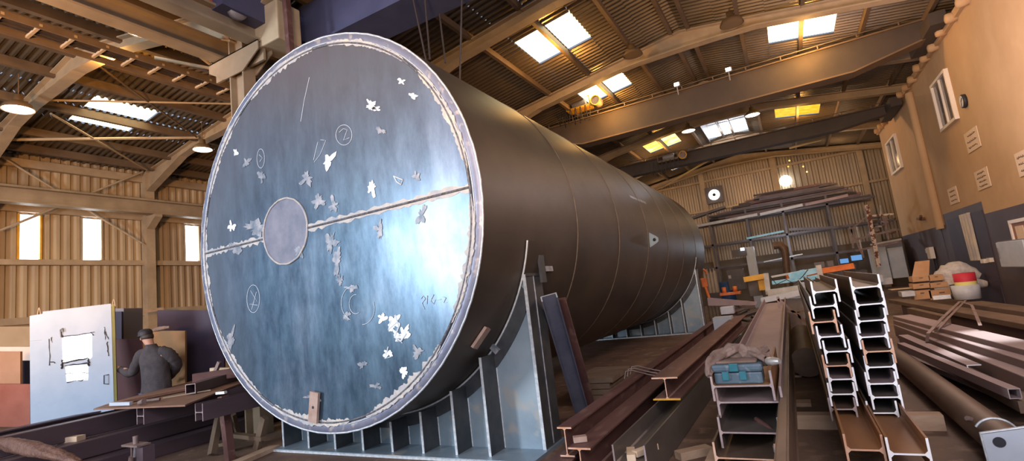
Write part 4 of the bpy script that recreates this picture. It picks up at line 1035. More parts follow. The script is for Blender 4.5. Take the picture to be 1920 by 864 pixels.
# pale column machine, duct elbow
p = at(1416,520,Y=24); q = at(1403,463,Y=24)
o = thing('column_drill', 'pale grey upright machine column with a small bright lamp in front of the rack', 'machine', (p.x,24,0))
MB().box2((p.x-.2,24,.0),(p.x+.15,24.3,q.z)).build('column', T['cabgrey'], o); MB().box2((p.x-.75,23.9,q.z-.35),(p.x-.15,24.3,q.z-.05)).build('head', T['machine'], o)
MB().box(at(1392,467,Y=23.8),(.16,.03,.12)).build('lamp', emis('machine_lamp', (.7,.85,1), 3), o)
tag(MB().tube([at(1450,461,Y=24),at(1462,459,Y=24),at(1470,466,Y=24),at(1473,480,Y=24),at(1478,545,Y=24)],[.16,.17,.17,.14,.11],12).build('duct_elbow', T['beambrown']), 'brown bent duct pipe rising in front of the rack', 'duct')
# drum, cabinets and machines at the far floor
def boxat(x0p, y0p, x1p, y1p, Y, dep, name, mt, label, cat, extra=None):
    a = at(x0p,y1p,Y=Y); c = at(x1p,y0p,Y=Y); lo = (min(a.x,c.x),Y,min(a.z,c.z)); hi = (max(a.x,c.x),Y+dep,max(a.z,c.z))
    o = MB().box2(lo, hi).build(name, T[mt], bevel=.01); tag(o, label, cat); return o, lo, hi
p = at(1360,520,Y=23); tag(MB().lathe([(0,0),(.3,0),(.3,.05),(.29,.3),(.3,.33),(.29,.6),(.3,.9),(0,.9)], (p.x,23,.35), (0,0,1), 20).build('steel_drum', T['blue']), 'dark blue drum standing beneath the rack', 'drum')
o, lo, hi = boxat(1368,503,1392,545,22.6,.7,'machine_cabinet','machine','dark cabinet with two small plates beside the blue drum','cabinet')
MB().box2((lo[0]+.05,lo[1]-.01,hi[2]-.35),(lo[0]+.15,lo[1],hi[2]-.22)).build('label_plate', T['offwhite'], o, loc=(0,0,0)); 
lb_ = o.children[0]; lb_.location = -V(o['_o'])
# gas cylinders and orange hook block by the far saddle
for i in range(4):
    px = 1323+i*6.2; p = at(px,530,Y=18.5)
    tag(MB().lathe([(0,0),(.07,0),(.07,1.55),(.045,1.67),(.02,1.75),(.02,1.81),(0,1.81)], (p.x,18.5,0), (0,0,1), 14).build('gas_cylinder', T['cyl']), ['pale pointed cylinder by the far saddle, first from the tank','pale pointed cylinder by the far saddle, second from the tank','pale pointed cylinder by the far saddle, third from the tank','pale pointed cylinder by the far saddle, fourth from the tank'][i], 'cylinder')
p = at(1320,525,Y=17.6); o = thing('hook_block', 'orange crane hook block hanging beside the far end of the tank', 'hook', p)
MB().box(p+V((0,0,-.08)),(.18,.1,.3)).build('block', T['orange'], o, bevel=.02)
pts = [p+V((.11*cos(t),0,.24+.11*sin(t))) for t in [(-.5+i*.42) for i in range(12)]]; MB().tube(pts,.03,8).build('hook', T['orange'], o)
MB().tube([p+V((.0,0,-.2)),p+V((.08,0,-.7))],.05,8).build('chain', T['orange'], o)
boxat(1326,548,1350,562,17.8,.3,'steel_offcut','plain_dark','dark block lying by the pointed cylinders','block')
# yellow parts
o, lo, hi = boxat(1350,546,1388,555,16,.35,'yellow_casting','orange','orange-yellow machine part on the floor beyond the beams','machine part')
for dx in (.12,.42):
    c_ = MB().lathe([(0,0),(.06,0),(.06,.16),(0,.16)], (lo[0]+dx,16.15,hi[2]), (0,0,1), 12).build('boss', T['orange'], o, loc=(0,0,0)); c_.location = -V(o['_o'])
a, c = at(1395,524,Y=15.5), at(1437,517,Y=15.5); o = MB().bar(a, c, .2,.14).build('yellow_beam', T['yellow']); tag(o, 'yellow bar with holes projecting left from the pale machine', 'bar')
boxat(1424,522,1436,545,15.6,.2,'yellow_bracket','yellow','yellow bracket beneath the yellow bar','bracket')
boxat(1406,524,1424,556,16.2,.5,'motor_housing','machine','dark motor housing under the yellow bar','motor')
# white machine frame with pale cyan sheets
YM = 15.0
m0 = at(1438,552,Y=YM); m1 = at(1544,530,Y=YM)
o = thing('plate_roller', 'off-white machine bed with pale cyan sheets on top beyond the beams', 'machine', (m0.x,YM,0))
a, c = at(1440,550,Y=YM), at(1522,538,Y=YM); MB().bar(a, c, .5,.18).build('bed', T['offwhite'], o)
MB().box2((m0.x,YM-.2,0),(at(1520,560,Y=YM).x,YM+.6,at(1480,560,Y=YM).z+.0)).build('base', T['midgrey'], o)
a, c = at(1441,552,Y=YM-.1), at(1436,512,Y=YM-.1); MB().bar(a, c, .12,.1,up=(0,1,0)).build('end_post', T['offwhite'], o)
a, c = at(1540,524,Y=YM-.1), at(1534,497,Y=YM-.1); MB().bar(a, c, .12,.1,up=(0,1,0)).build('end_post', T['offwhite'], o)
a, c = at(1446,519,Y=YM+.3), at(1534,503,Y=YM+.3); MB().bar(a, c, .06,.05).build('top_rail', T['offwhite'], o)
for i, (q) in enumerate((((1448,530),(1478,526),7),((1472,527),(1512,520),7),((1480,520),(1510,512),16),((1508,512),(1534,506),10),((1515,522),(1535,518),8))):
    a, c = at(*q[0], Y=YM+.1), at(*q[1], Y=YM+.1); s_ = MB().bar(a, c, .4, q[2]*.0125).build('pale_sheet', T['cyan']); tag(s_, ['pale cyan sheet on the machine bed, leftmost','pale cyan sheet on the machine bed, second from the left','tall pale cyan sheet in the middle of the machine bed','pale cyan sheet at the upper right of the machine bed','pale cyan sheet at the lower right of the machine bed'][i], 'sheet')
a, c = at(1474,519,Y=YM+.5), at(1600,498,Y=YM+.9); tag(MB().bar(a, c, .1,.14).build('orange_bar', T['orange']), 'orange-brown bar lying behind the pale machine bed', 'bar')
pts = [at(x,y,Y=YM-.15) for x,y in ((1446,520),(1456,533),(1475,524),(1490,532),(1505,518),(1515,505))]; tag(MB().tube(pts,.012,6).build('cable', T['black']), 'thin black cable trailing over the pale machine', 'cable')
# grey girder below the machine and triangular plate behind
a, c = at(1428,563,Y=14.2), at(1512,546,Y=14.2); tag(MB().bar(a, c, .5,.12).build('grey_crossbeam', T['cabgrey']), 'pale grey crossbeam at the back end of the long toolbox-stack beam', 'beam')
P = [at(x,y,Y=14.4) for x,y in ((1326,558),(1420,566),(1418,572),(1328,573))]; q = [p+V((0,.1,0)) for p in P]
tag(MB().add(P+q, [(0,3,2,1),(4,5,6,7),(0,1,5,4),(1,2,6,5),(2,3,7,6),(3,0,4,7)]).build('tapered_plate', T['beampurple']), 'long tapered steel plate lying behind the reddish beams', 'plate')
boxat(1352,574,1374,590,13.2,.3,'paint_bucket','whitebox','small whitish container behind the reddish beams','bucket')
# monitors on a bench
bx_, lo, hi = boxat(1566,505,1626,520,24,.8,'workbench','machine','dark cluttered bench carrying two blue screens','bench')
for i, (q) in enumerate(((1576,484,1590,494),(1597,477,1615,489))):
    a = at(q[0],q[3],Y=24); c = at(q[2],q[1],Y=24); o = thing('computer_monitor', ['smaller blue computer screen on the far bench','larger blue computer screen on the far bench'][i], 'monitor', (a.x,24,a.z))
    MB().box2((a.x-.03,24,a.z-.03),(c.x+.03,24.06,c.z+.03)).build('bezel', T['black'], o); MB().box2((a.x,23.99,a.z),(c.x,24,c.z)).build('screen', T['screen'], o)
    MB().box2(((a.x+c.x)/2-.04,24.02,lo[2]),((a.x+c.x)/2+.04,24.06,a.z)).build('stand', T['black'], o)
for i, q in enumerate(((1552,488,1562,500,'midgrey','small grey box on the far bench, left of the screens'),(1590,495,1604,507,'machine','dark box under the two blue screens'),(1528,490,1545,503,'midgrey','grey machine part left of the far bench'))):
    boxat(q[0],q[1],q[2],q[3],23.9,.25,'small_box',q[4],q[5],'box')
boxat(1660,448,1690,520,25.2,.8,'machine_tool','midgrey','tall grey machine standing at the corner of the plastered wall','machine')
boxat(1676,462,1692,522,24.6,.5,'machine_box','cabgrey','pale grey box on the front of the corner machine','box') 
boxat(1642,462,1660,530,24.8,.4,'control_cabinet','cabgrey','pale grey control cabinet left of the corner machine','cabinet')
boxat(1655,520,1672,534,20,.4,'small_crate','whitebox','small pale crate on the floor right of the bright beams','crate')
boxat(1640,515,1655,530,19,.4,'small_crate','cabgrey','small lilac-grey crate behind the right-hand bright stack','crate')
# scaffold with flaking white and red paint
sc = thing('scaffold_frame', 'rusty scaffold frame with flaking white and red paint near the wall corner', 'scaffold', (4,23.5,0))
YS = 23.5
def sb(a, c, w=.06, mt='scaf', Y=YS, nm='tube'): MB().bar(at(*a,Y=Y), at(*c,Y=Y), w, w).build(nm, T[mt], sc)
sb((1625,384),(1648,500),.13,'scaf',nm='post'); sb((1632,405),(1676,401),.07); sb((1632,459),(1690,448),.06,'offwhite'); sb((1593,425),(1620,483),.06,'strap',nm='post'); sb((1606,425),(1618,480),.05,'offwhite',nm='post'); sb((1596,430),(1622,408),.06,'strap'); sb((1658,405),(1666,450),.06,'strap',nm='post'); sb((1600,450),(1680,430),.08,'strap'); sb((1605,470),(1690,452),.07,'strap'); sb((1650,385),(1652,405),.04,'offwhite'); sb((1596,430),(1600,465),.06,'strap',nm='post')
rg = random.Random(2)
for i in range(14):
    x, y = rg.uniform(1605,1672), rg.uniform(405,440); a = at(x,y,Y=24+rg.random()); c = at(x+rg.uniform(8,22),y-rg.uniform(-4,5),Y=24+rg.random())
    tag(MB().bar(a, c, .07,.07).build('steel_offcut', T[('strap','beamred','machine')[i%3]]), 'small rusty offcut stored on the flaking scaffold frame', 'offcut', 'rusty offcuts on the scaffold frame')
# clutter on the floor in the far middle
rg = random.Random(5)
for i in range(30):
    x, y = rg.uniform(1345,1430), rg.uniform(563,602); z = rg.uniform(.1,.4); a = at(x,y,Z=z); c = a+V((rg.uniform(-.7,.7),rg.uniform(-.5,1.6),rg.uniform(-.05,.1)));  a.y = min(a.y,25); c.y = min(c.y,25.5)
    tag(MB().bar(a, c, .08,.06).build('steel_offcut', T[('machine','beamred','beambrown','midgrey')[i%4]]), 'short steel offcut in the scrap heap beyond the reddish beams', 'offcut', 'steel offcuts beyond the reddish beams')

# ------------------------------------------------------------------ RIGHT WALL FITTINGS
o = thing('wall_clock', 'round wall clock beside the large upper window', 'clock', at(1800,191,X=XR-.1)); p = V(o['_o'])
a = at(1800,177,X=XR-.1); r = abs(a.z-at(1801,206,X=XR-.1).z)/2
MB().lathe([(0,0),(r,0),(r*1.02,.06),(r*.92,.075),(r*.9,.06)], p+V((.1,0,0)), (-1,0,0), 32).build('case', T['black'], o)
MB().lathe([(r*.86,.078),(0,.078)], p+V((.1,0,0)), (-1,0,0), 32, smooth=False).build('dial', T['clockf'], o)
MB().bar(p+V((.018,0,0)), p+V((.018,-.1,.06)), .012,.015).bar(p+V((.018,0,0)), p+V((.018,.03,-.15)), .01,.012).build('hands', T['black'], o)
def poster(pts, label, lines, seed):
    P = [at(*q, X=XR-.02) for q in pts]; y1 = (P[0].y+P[3].y)/2; y0 = (P[1].y+P[2].y)/2; z1 = (P[0].z+P[1].z)/2; z0 = (P[2].z+P[3].z)/2
    o = thing('wall_poster', label, 'poster', (XR,(y0+y1)/2,z0)); MB().box2((XR-.02,y0,z0),(XR-.005,y1,z1)).build('sheet', T['paper'], o)
    rg = random.Random(seed); w = y1-y0; h = z1-z0
    for k in range(lines):
        zz = z1-h*(k+.8)/(lines+.5); ya_ = y0+w*(.14+.06*rg.random()); yb_ = y1-w*(.14+.12*rg.random()); n_ = 16
        pts_ = [(XR-.024, yb_-(yb_-ya_)*i/n_, zz+h*.028*rg.uniform(-1,1)+h*.02*sin(i*1.9)) for i in range(n_+1)]
        mb = MB().tube(pts_, h*.014, 5)
        for i in range(1,n_,3): mb.tube([(XR-.024,pts_[i][1],zz),(XR-.024,pts_[i][1]-.01,zz+h*.06)], h*.012, 5)
        mb.build('text_line', T['ink'], o)
poster(((1806,252),(1829,237),(1840,273),(1816,288)), 'paper notice with three lines of script below the wall clock', 3, 1)
poster(((1826,324),(1848,312),(1859,348),(1834,358)), 'paper notice with four lines of script above the doorway', 4, 2)
poster(((1776,355),(1791,349),(1799,378),(1782,385)), 'small faded paper notice left of the doorway, near the pilaster', 3, 3)
poster(((1900,290),(1926,277),(1938,320),(1913,334)), 'paper notice with script at the right edge of the picture', 3, 4)
# electrical cabinet
ya, yb = at(1918,450,X=XR-.35).y, at(1867,455,X=XR-.35).y; z0 = (at(1878,502,X=XR-.35).z); z1 = at(1868,453,X=XR-.35).z
o = thing('electrical_cabinet', 'grey steel electrical cabinet mounted on the dark wall', 'cabinet', (XR,yb,z0))
MB().box2((XR-.33,ya,z0),(XR-.008,yb,z1)).build('body', T['cabside'], o); MB().box2((XR-.36,ya+.01,z0+.02),(XR-.33,yb-.01,z1-.02)).build('door', T['cabgrey'], o, bevel=.01)
for zz in (z0+.2, z1-.25): MB().box2((XR-.375,yb-.10,zz),(XR-.36,yb-.07,zz+.12)).build('hinge', T['midgrey'], o)
MB().box2((XR-.2,yb,(z0+z1)/2-.05),(XR-.1,yb+.06,(z0+z1)/2+.06)).build('latch', T['clockf'], o)
# switch box, tap
p = at(1745,474,X=XR-.1); o = thing('switch_box', 'small cream switch box on the dark wall above the cardboard boxes', 'switch box', p)
MB().box(p,(.12,.45,.38)).build('box', T['frame'], o); MB().box(p+V((0,.3,.08)),(.1,.2,.14)).build('plug', T['frame'], o)
for dy_ in (-.1,.1): MB().tube([p+V((.06,dy_,-.15)),p+V((.08,dy_*2.2,-1.4))],.02,6).build('cable', T['black'], o)
p = at(1726,411,X=XR-.12); o = thing('wall_bracket', 'small dark bracket sticking out of the plaster above the dado', 'bracket', p)
MB().tube([p+V((.12,0,0)),p],.05,8).build('stem', T['ink'], o); MB().tube([p+V((0,.35,.05)),p,p+V((0,-.15,.1))],.045,8).build('arm', T['ink'], o)
p = at(1846,489,X=XR-.05); tag(MB().box(p,(.1,.25,.1)).box(p+V((0,-.45,.02)),(.1,.2,.1)).build('wall_socket', T['frame']), 'pair of small white sockets right below the doorway curtain', 'socket')
# cardboard boxes: rows seen along the floor near the wall
YB = 16.5
def cbox(x0p, y0p, x1p, y1p, label, Y=YB, dep=.5, flap=False):
    a = at(x0p,y1p,Y=Y); c = at(x1p,y0p,Y=Y); o = thing('cardboard_box', label, 'box', (a.x,Y,a.z))
    MB().box2((a.x,Y,a.z),(c.x,Y+dep,c.z)).build('carton', T['cardboard'], o)
    MB().box2((a.x+(c.x-a.x)*.4,Y-.006,a.z+(c.z-a.z)*.6),(a.x+(c.x-a.x)*.62,Y,a.z+(c.z-a.z)*.75)).build('hand_hole', T['ink'], o)
    if flap:
        MB().add([(a.x,Y,c.z),(c.x,Y,c.z),(c.x+.1,Y+.1,c.z+.38),(a.x+.15,Y+.1,c.z+.38)],[(0,1,2,3)]).build('flap', T['cardboard'], o)
cbox(1712,516,1742,529,'open cardboard box with raised flap, top left of the carton stack',flap=True)
cbox(1743,514,1768,527,'cardboard box at the top right of the carton stack')
cbox(1713,529.5,1743,542,'cardboard box in the second row, left, under the open one')
cbox(1744,527.5,1776,540,'cardboard box in the second row, right')
cbox(1715,542.5,1744,562,'cardboard box in the bottom row, left')
cbox(1745,540.5,1788,562,'wide cardboard box in the bottom row, right')
boxat(1760,552,1786,561,16.2,.15,'parts_bin','tarp','dark tray with a white label in front of the cartons','tray')
P = at(1766,557,Y=16.17); tag(MB().box(P,(.35,.01,.1)).build('label_card', T['patchw']), 'white card on the dark tray in front of the cartons', 'card')
boxat(1692,545,1715,557,16.2,.5,'white_crate','whitebox','pale crate left of the cardboard cartons','crate')
boxat(1672,540,1712,544,16.6,.6,'timber_board','woodpale','pale board lying left of the cartons','board')
# white bag heap
ctr = at(1788,516,Y=16.9); mb = MB(); rg = random.Random(9)
mb = lump([ctr+V((-.45,0,-.12)),ctr+V((-.15,0,.0)),ctr+V((.15,.05,.08)),ctr+V((.5,0,-.1))],[.1,.26,.27,.1],16,8)
jj = lump([ctr+V((-.5,-.2,-.28)),ctr+V((0,-.2,-.2)),ctr+V((.55,-.2,-.28))],[.08,.18,.08],14,9); mb.add(jj.v,jj.f,0,True)
tag(mb.build('cloth_sack', T['cloth'], bevel=0), 'crumpled white sack heaped beside the cardboard cartons', 'sack')
boxat(1780,532,1798,560,16.9,.4,'cardboard_box','cardboard','narrow cardboard box under the white sack','box')
# paint can and bucket
p = at(1813,540,Y=15.8); o = thing('paint_can', 'red and yellow printed can standing on a white bucket', 'can', p)
MB().lathe([(.0,0),(.21,0),(.21,.16)], p, (0,0,1), 20).build('yellow_band', T['yelcan'], o); MB().lathe([(.21,.16),(.21,.36),(0,.36)], p, (0,0,1), 20).build('red_band', T['redcan'], o)
p = at(1815,560,Y=15.8); o = thing('bucket', 'white bucket under the red and yellow can', 'bucket', p)
MB().lathe([(0,0),(.25,0),(.27,.33),(0,.33)], p, (0,0,1), 20).build('pail', T['whitebox'], o)
p = at(1799,560,Y=16.1); tag(MB().lathe([(0,0),(.13,0),(.13,.35),(0,.35)], p, (0,0,1), 16).build('oil_can', T['greencan']), 'dark can behind the white bucket', 'can')

# ------------------------------------------------------------------ LEFT SIDE
# white panel with cut-outs
d_ = V((1.8925,2.1555,0)).normalized(); nrm = V((d_.y,-d_.x,0))
A0 = at(57,795,d=7.9); 
def ph(x, y, off=0):     # point on the panel plane
    r = ray(x,y); t = ((A0-CAM).dot(nrm))/r.dot(nrm); return CAM+r*t+nrm*off
o = thing('white_door_sheet', 'large pale blue-white steel door panel with a cut-out, being held upright by the man', 'panel', (A0.x,A0.y,0))
out = [(57,800),(55.5,592),(80,588),(80,584),(208,569),(214,768)]
P = [ph(*q) for q in out]; Q = [p-nrm*.04 for p in P]; n = len(P)
MB().add(P+Q, [tuple(range(n))[::-1], tuple(range(n,2*n))]+[(i,(i+1)%n,n+(i+1)%n,n+i) for i in range(n)]).build('sheet', T['panel'], o)
MB().bar(ph(211,570,-.02), ph(216,766,-.02), .05,.03,up=nrm).build('edge_strip', mat('olive_edge', (.22,.20,.03), (.16,.14,.03), 3, .6), o)
def pquad(pts, mt, name, off=.004): MB().add([ph(*q,off) for q in pts], [tuple(range(len(pts)))]).build(name, mt, o)
pquad([(117,632),(172,625),(173,668),(170,672),(118,679)], T['hole'], 'upper_cutout')
pquad([(123,686),(166,683),(165,712),(125,715)], T['hole'], 'lower_cutout')
rg = random.Random(4)
for i, (a, c, w) in enumerate((((115,632),(178,623),.012),((117,680),(165,671),.02),((122,686),(168,680),.022),((123,700),(165,699),.008),((126,716),(165,711),.012),((93,636),(93,684),.01),((97,632),(97,642),.008),((196,620),(203,635),.01),((201,640),(203,668),.012),((196,612),(198,636),.008),((117,675),(116,692),.03),((166,672),(166,686),.025),((115,622),(118,633),.016),((95,678),(104,680),.012),((170,622),(176,628),.012))):
    n_ = 6; pts = [ph(a[0]+(c[0]-a[0])*k/n_+rg.uniform(-1,1), a[1]+(c[1]-a[1])*k/n_+rg.uniform(-1,1), .006) for k in range(n_+1)]
    MB().tube(pts, [w*.6*rg.uniform(.4,1.2) for _ in pts], 5).build('burn_mark', T['black'], o)
MB().tube([ph(115,632,.01),ph(114,618,.02),ph(118,615,.02),ph(119,622,.02)],.009,6).build('hook', T['midgrey'], o)
MB().tube([ph(204,702,.0),ph(197,703,.04),ph(197,719,.04),ph(204,720,.0)],.008,6).build('door_handle', T['black'], o)
for q in ((73,590),(213,574)):
    pts = [ph(q[0]-3+6*u, q[1]-13*sin(pi*u), -.01) for u in [k/8 for k in range(9)]]; MB().tube(pts,.009,6).build('lifting_ring', T['rafter'], o)
MB().tube([ph(58,639,.003),ph(78,637,.003)],.004,5).build('scribe_line', T['cabgrey'], o)
# things behind the panel
def dbox(x0p,y0p,x1p,y1p,d,dep,name,mt,label,cat,ang=.0):   # box facing roughly the camera at camera depth d
    P = [at(x0p,y1p,d=d), at(x1p,y1p,d=d), at(x1p,y0p,d=d), at(x0p,y0p,d=d)]
    h_ = V((P[1].x-P[0].x,P[1].y-P[0].y,0)); hn = V((-h_.y,h_.x,0)).normalized()*dep
    for k in (0,1): pass
    zb0 = (P[0].z+P[1].z)/2; zt0 = (P[2].z+P[3].z)/2
    q = [V((P[0].x,P[0].y,P[0].z)),V((P[1].x,P[1].y,P[1].z)),V((P[2].x,P[2].y,P[2].z)),V((P[3].x,P[3].y,P[3].z))]
    r_ = [p+hn for p in q]
    o = MB().add(q+r_, [(0,1,2,3),(7,6,5,4),(0,4,5,1),(1,5,6,2),(2,6,7,3),(3,7,4,0)]).build(name, T[mt]); tag(o, label, cat); return o
dbox(212,578,232,645,9.6,.5,'steel_box','cabside','grey steel box with a bright streak standing behind the white panel','box')
dbox(214,584,228,640,9.55,.03,'box_opening','tarp','dark opening plate on the grey box behind the panel','plate')
dbox(205,636,285,760,9.2,.06,'steel_sheet','maroon','dark maroon sheet leaning behind the man','sheet')
dbox(268,620,347,740,8.9,.05,'brown_board','ply','brown board standing upright behind the man','board')
dbox(295,581,420,760,9.6,.05,'dark_sheet','tarp','large dark sheet leaning on the wall behind the brown board','sheet')
a = at(218,584,d=9.4)
dbox(223,678,227,684,9.1,.02,'label_plate','cabgrey','tiny white plate on the dark maroon sheet','plate') if False else None
lg = at(300,615,d=9.0)
tag(lump([at(285,620,d=8.9),at(300,616,d=8.9),at(318,613,d=8.9)],[.02,.045,.02],8,3).build('work_glove', T['glove']), 'crumpled brown glove on top of the brown board', 'glove')
a, c = at(222,592,X=XL+.4), at(275,584,X=XL+.4); tag(MB().bar(a+V((1,0,0)), c+V((1,0,0)), .12,.1).build('timber_board', T['wood']), 'weathered timber board resting at the foot of the corrugated wall', 'board')
# coloured boards at the picture edge
dbox(-20,659,38,724,8.4,.04,'orange_board','orangeboard','orange-brown board with notches at the left picture edge','board')
dbox(-20,720,56,800,8.3,.04,'red_board','redboard','red board under the orange-brown one at the left edge','board')
dbox(-20,650,57,800,9.4,.05,'white_sheet','beige','pale sheet behind the orange-brown board','sheet')
dbox(36,676,60,800,8.8,.04,'dark_board','tarp','dark board between the red board and the white panel','board')
dbox(-20,612,57,780,10.5,.05,'timber_sheet','masonry','tan sheet leaning on the wall foot at the left edge','sheet')

# rusty worktable sheet with trestle
z = .80
poly = [at(*q, Z=z) for q in ((175,766),(347,759),(350,757),(462,714),(458,688),(213,753))]
o = thing('worktable', 'rusty steel sheet laid as a worktable over beam sections and a trestle', 'table', (poly[1].x,poly[1].y,0))
n = len(poly); th = V((0,0,-.018)); MB().add(poly+[p+th for p in poly], [tuple(range(n)), tuple(range(n,2*n))[::-1]]+[(i,n+i,n+(i+1)%n,(i+1)%n) for i in range(n)]).build('table_top', T['rustplate'], o)
# trestle legs
F0 = at(430,862,Z=0); T0 = at(417,742,Z=.78)
def pt(x, y, yy): return at(x,y,Y=yy)
yT = F0.y
a, c = at(418,742,Y=yT), at(432,864,Y=yT); mb = MB().bar(a, c, .09,.09,up=(0,1,0)); mb.build('leg', T['beamred'], o)
a, c = at(412,775,Y=yT+.25), at(397,852,Y=yT+.05); MB().bar(a, c, .10,.07,up=(0,1,0)).build('leg', T['purlin'], o)
a, c = at(437,775,Y=yT+.3), at(446,812,Y=yT+.5); MB().bar(a, c, .07,.05,up=(0,1,0)).build('brace', T['purlin'], o)
a, c = at(437,815,Y=yT+.3), at(495,822,Y=yT+.3); MB().bar(a, c, .09,.05).build('rail', T['purlin'], o)
a, c = at(497,782,Y=yT+.3), at(482,842,Y=yT+.3); MB().bar(a, c, .09,.07,up=(0,1,0)).build('leg', T['purlin'], o)
a, c = at(404,836,Y=yT+.15), at(430,830,Y=yT+.15); MB().bar(a, c, .06,.04).build('rail', T['purlin'], o)
a, c = at(437,745,Y=yT+.05), at(440,768,Y=yT+.05); MB().bar(a, c, .1,.12,up=(0,1,0)).build('bracket', T['purlin'], o)
# H sections under and around the table: run away from the viewer
def hb(px, py, zc, w, h, L_, mt, label, em='cutgrey', horizontal=True):
    p = at(px,py,Z=zc); return beam(p.x,zc,p.y,p.y+L_,w if horizontal else h,h if horizontal else w,mt,em,label,horizontal=horizontal,tw=.01,tf=.012)
hb(263,780,.68,.17,.2,2.6,'beamdark','H-section under the left part of the worktable')
hb(373,773,.68,.16,.2,2.2,'beamdark','H-section under the right part of the worktable, with bright edges')
# flat bars and tubes on the table
a, c = at(213,756,Z=z+.03), at(350,729,Z=z+.03); tag(MB().bar(a, c, .14,.03).build('flat_bar', T['rustplate']), 'rusty perforated flat bar along the back of the worktable', 'bar')
a, c = at(208,757,Z=z+.05), at(246,756,Z=z+.03); tag(MB().bar(a, c, .05,.04).build('steel_strip', T['cabgrey']), 'light steel strip at the left tip of the worktable', 'strip')
a, c = at(305,746,Z=z+.02), at(395,731,Z=z+.02); tag(MB().bar(a, c, .02,.015).build('welding_rod', T['rafter']), 'thin pale rod lying on the worktable', 'rod')
mb = MB().tube([at(262,753,Z=z+.03),at(300,748,Z=z+.03)],.02,8).tube([at(262,755,Z=z+.03),at(270,752,Z=z+.05)],.03,8); tag(mb.build('torch', T['strap']), 'small brown tool lying on the worktable', 'tool')
sqtube(at(357,729,Z=z+.08), at(466,696,Z=z+.08), .13,.008,'beamdark','cutgrey','dark square tube with an open end lying on the worktable')
tag(MB().box(at(415,736,Z=z+.02),(.13,.05,.03),rz=.3).build('marker', T['patchw']), 'small white marker lying at the table edge above the trestle', 'marker')
a, c = at(361,710,d=7.6), at(450,697,d=7.9); tag(MB().bar(a, c, .1,.14).build('steel_angle', T['beamred']), 'reddish steel section behind the dark square tube', 'section')
dbox(393,690,430,706,8.2,.1,'timber_offcut','woodpale','yellowish timber piece seen between the tank and the dark sheet','timber')
a, c = at(400,706,d=8.0), at(412,678,d=8.0); tag(MB().bar(a, c, .05,.05).build('prop', T['strap']), 'small brown prop leaning in front of the yellowish timber', 'prop')
# dark long beams in the foreground left, running away from the viewer
def longbeam(px, py, zt, w, h, y0, y1, mt, label, em='cutgrey'):
    p = at(px,py,Z=zt); return beam(p.x-w/2,zt-h/2,y0,y1,h,w,mt,em,label,tw=.02,tf=.02)
beam(-10.25,.42,.2,9.0,.30,.22,'beamdark','cutgrey','dark channel-like beam passing right in front of the white panel', tw=.02,tf=.02)
beam(-9.85,.14,.2,9.5,.26,.2,'beamdark','cutgrey','dark beam low on the floor in front of the white panel', tw=.02,tf=.02)
beam(-8.9,.56,3.55,7.6,.14,.16,'beamred','cutgrey','short reddish tube section lying left of the worktable supports', tw=.1, tf=.03)
rect(-8.78,.52,.20,.24,.4,9.4,'beamdark','dark purple steel section beneath the worktable, uppermost of three')
rect(-8.50,.29,.30,.22,.4,9.4,'beamdark','dark purple steel section beneath the worktable, middle of three')
rect(-8.15,.09,.36,.18,.4,9.2,'beamdark','dark purple steel section beneath the worktable, lowest of three')
rect(-9.3,.18,.5,.34,.4,9.2,'beamdark','dark section lying between the white panel beam and the worktable beams')
p = at(134,824,Z=.42); block((p.x,p.y,.42),(.32,.12,.09),.3,'woodpale','pale wooden wedge under the dark beam in front of the white panel')
# chalk writing on the dark beam
bx = -10.25+.005
dk_ = [o for o in bpy.data.objects if 'right in front of the white panel' in str(o.get('label',''))][0]
def dst(pts): MB().tube([at(x,y,X=bx+.01) for x,y in pts],.006,5).build('chalk_mark', T['cabgrey'], dk_)
for q_ in ([(48,822),(43,822),(43,826),(48,826),(48,822),(47,831)],[(57,821),(52,821),(52,825),(57,826),(56,830),(51,831)],[(65,820),(61,824),(61,830),(66,829),(65,825),(61,826)]): dst(q_)
# rusty ribbed hose / roll in the corner
pts = [at(x,y,Z=z_) for x,y,z_ in ((-12,830,.62),(20,832,.60),(60,841,.56),(110,854,.50),(150,868,.42))]
mb = lump(pts,[.05,.08,.075,.06,.03],20,12,fold=.12)
tag(mb.build('rusty_hose', mat('ribbed_rust', (.12,.055,.04), (.18,.09,.06), 12, .6, .2, bump=.8, bscale=30)), 'ribbed rusty roll lying at the lower left corner', 'roll')
# screw clamp stand
c0 = at(255,842,Z=.40); yy = c0.y
o = thing('screw_clamp', 'small steel screw clamp stand with a threaded rod on top at the lower left', 'clamp', (c0.x,yy,0))
q = lambda x,y,dy_=0: at(x,y,Y=yy+dy_)
MB().box(q(255,833),(.34,.14,.02)).build('plate', T['strap'], o)
MB().tube([q(255,834),q(254,817)],.028,10).build('threaded_rod', T['strap'], o)
MB().tube([q(255,834),q(253,856)],.02,8).build('bolt', T['midgrey'], o)
MB().tube([q(247,835),q(247,858)],.012,8).build('post', T['strap'], o); MB().box2((q(259,835).x,yy-.02,0),(q(259,835).x+.14,yy+.1,q(259,836).z)).build('post', T['beamdark'], o)
MB().tube([q(247,856),q(243,880)],.03,8).build('nut', T['strap'], o)
# timber on the floor by the saddle and planks bottom left
a, c = at(440,870,Z=.03), at(515,838,Z=.03); tag(MB().bar(a, c, .16,.05).build('plank', T['wood']), 'timber plank on the floor between the trestle and the saddle', 'plank')
# rough pallet stack under the tank
rg = random.Random(6)
for k in range(4):
    a = V((0,0,0)); tag(MB().box((-2.75+rg.uniform(-.05,.05),7.5,.04+k*.08),(.6,1.0,.07),rz=rg.uniform(-.05,.05)).build('timber_sleeper', T['darkwood']), ['bottom timber','second timber from the floor','second timber from the top','topmost timber'][k]+' in the stack beneath the tank', 'timber')

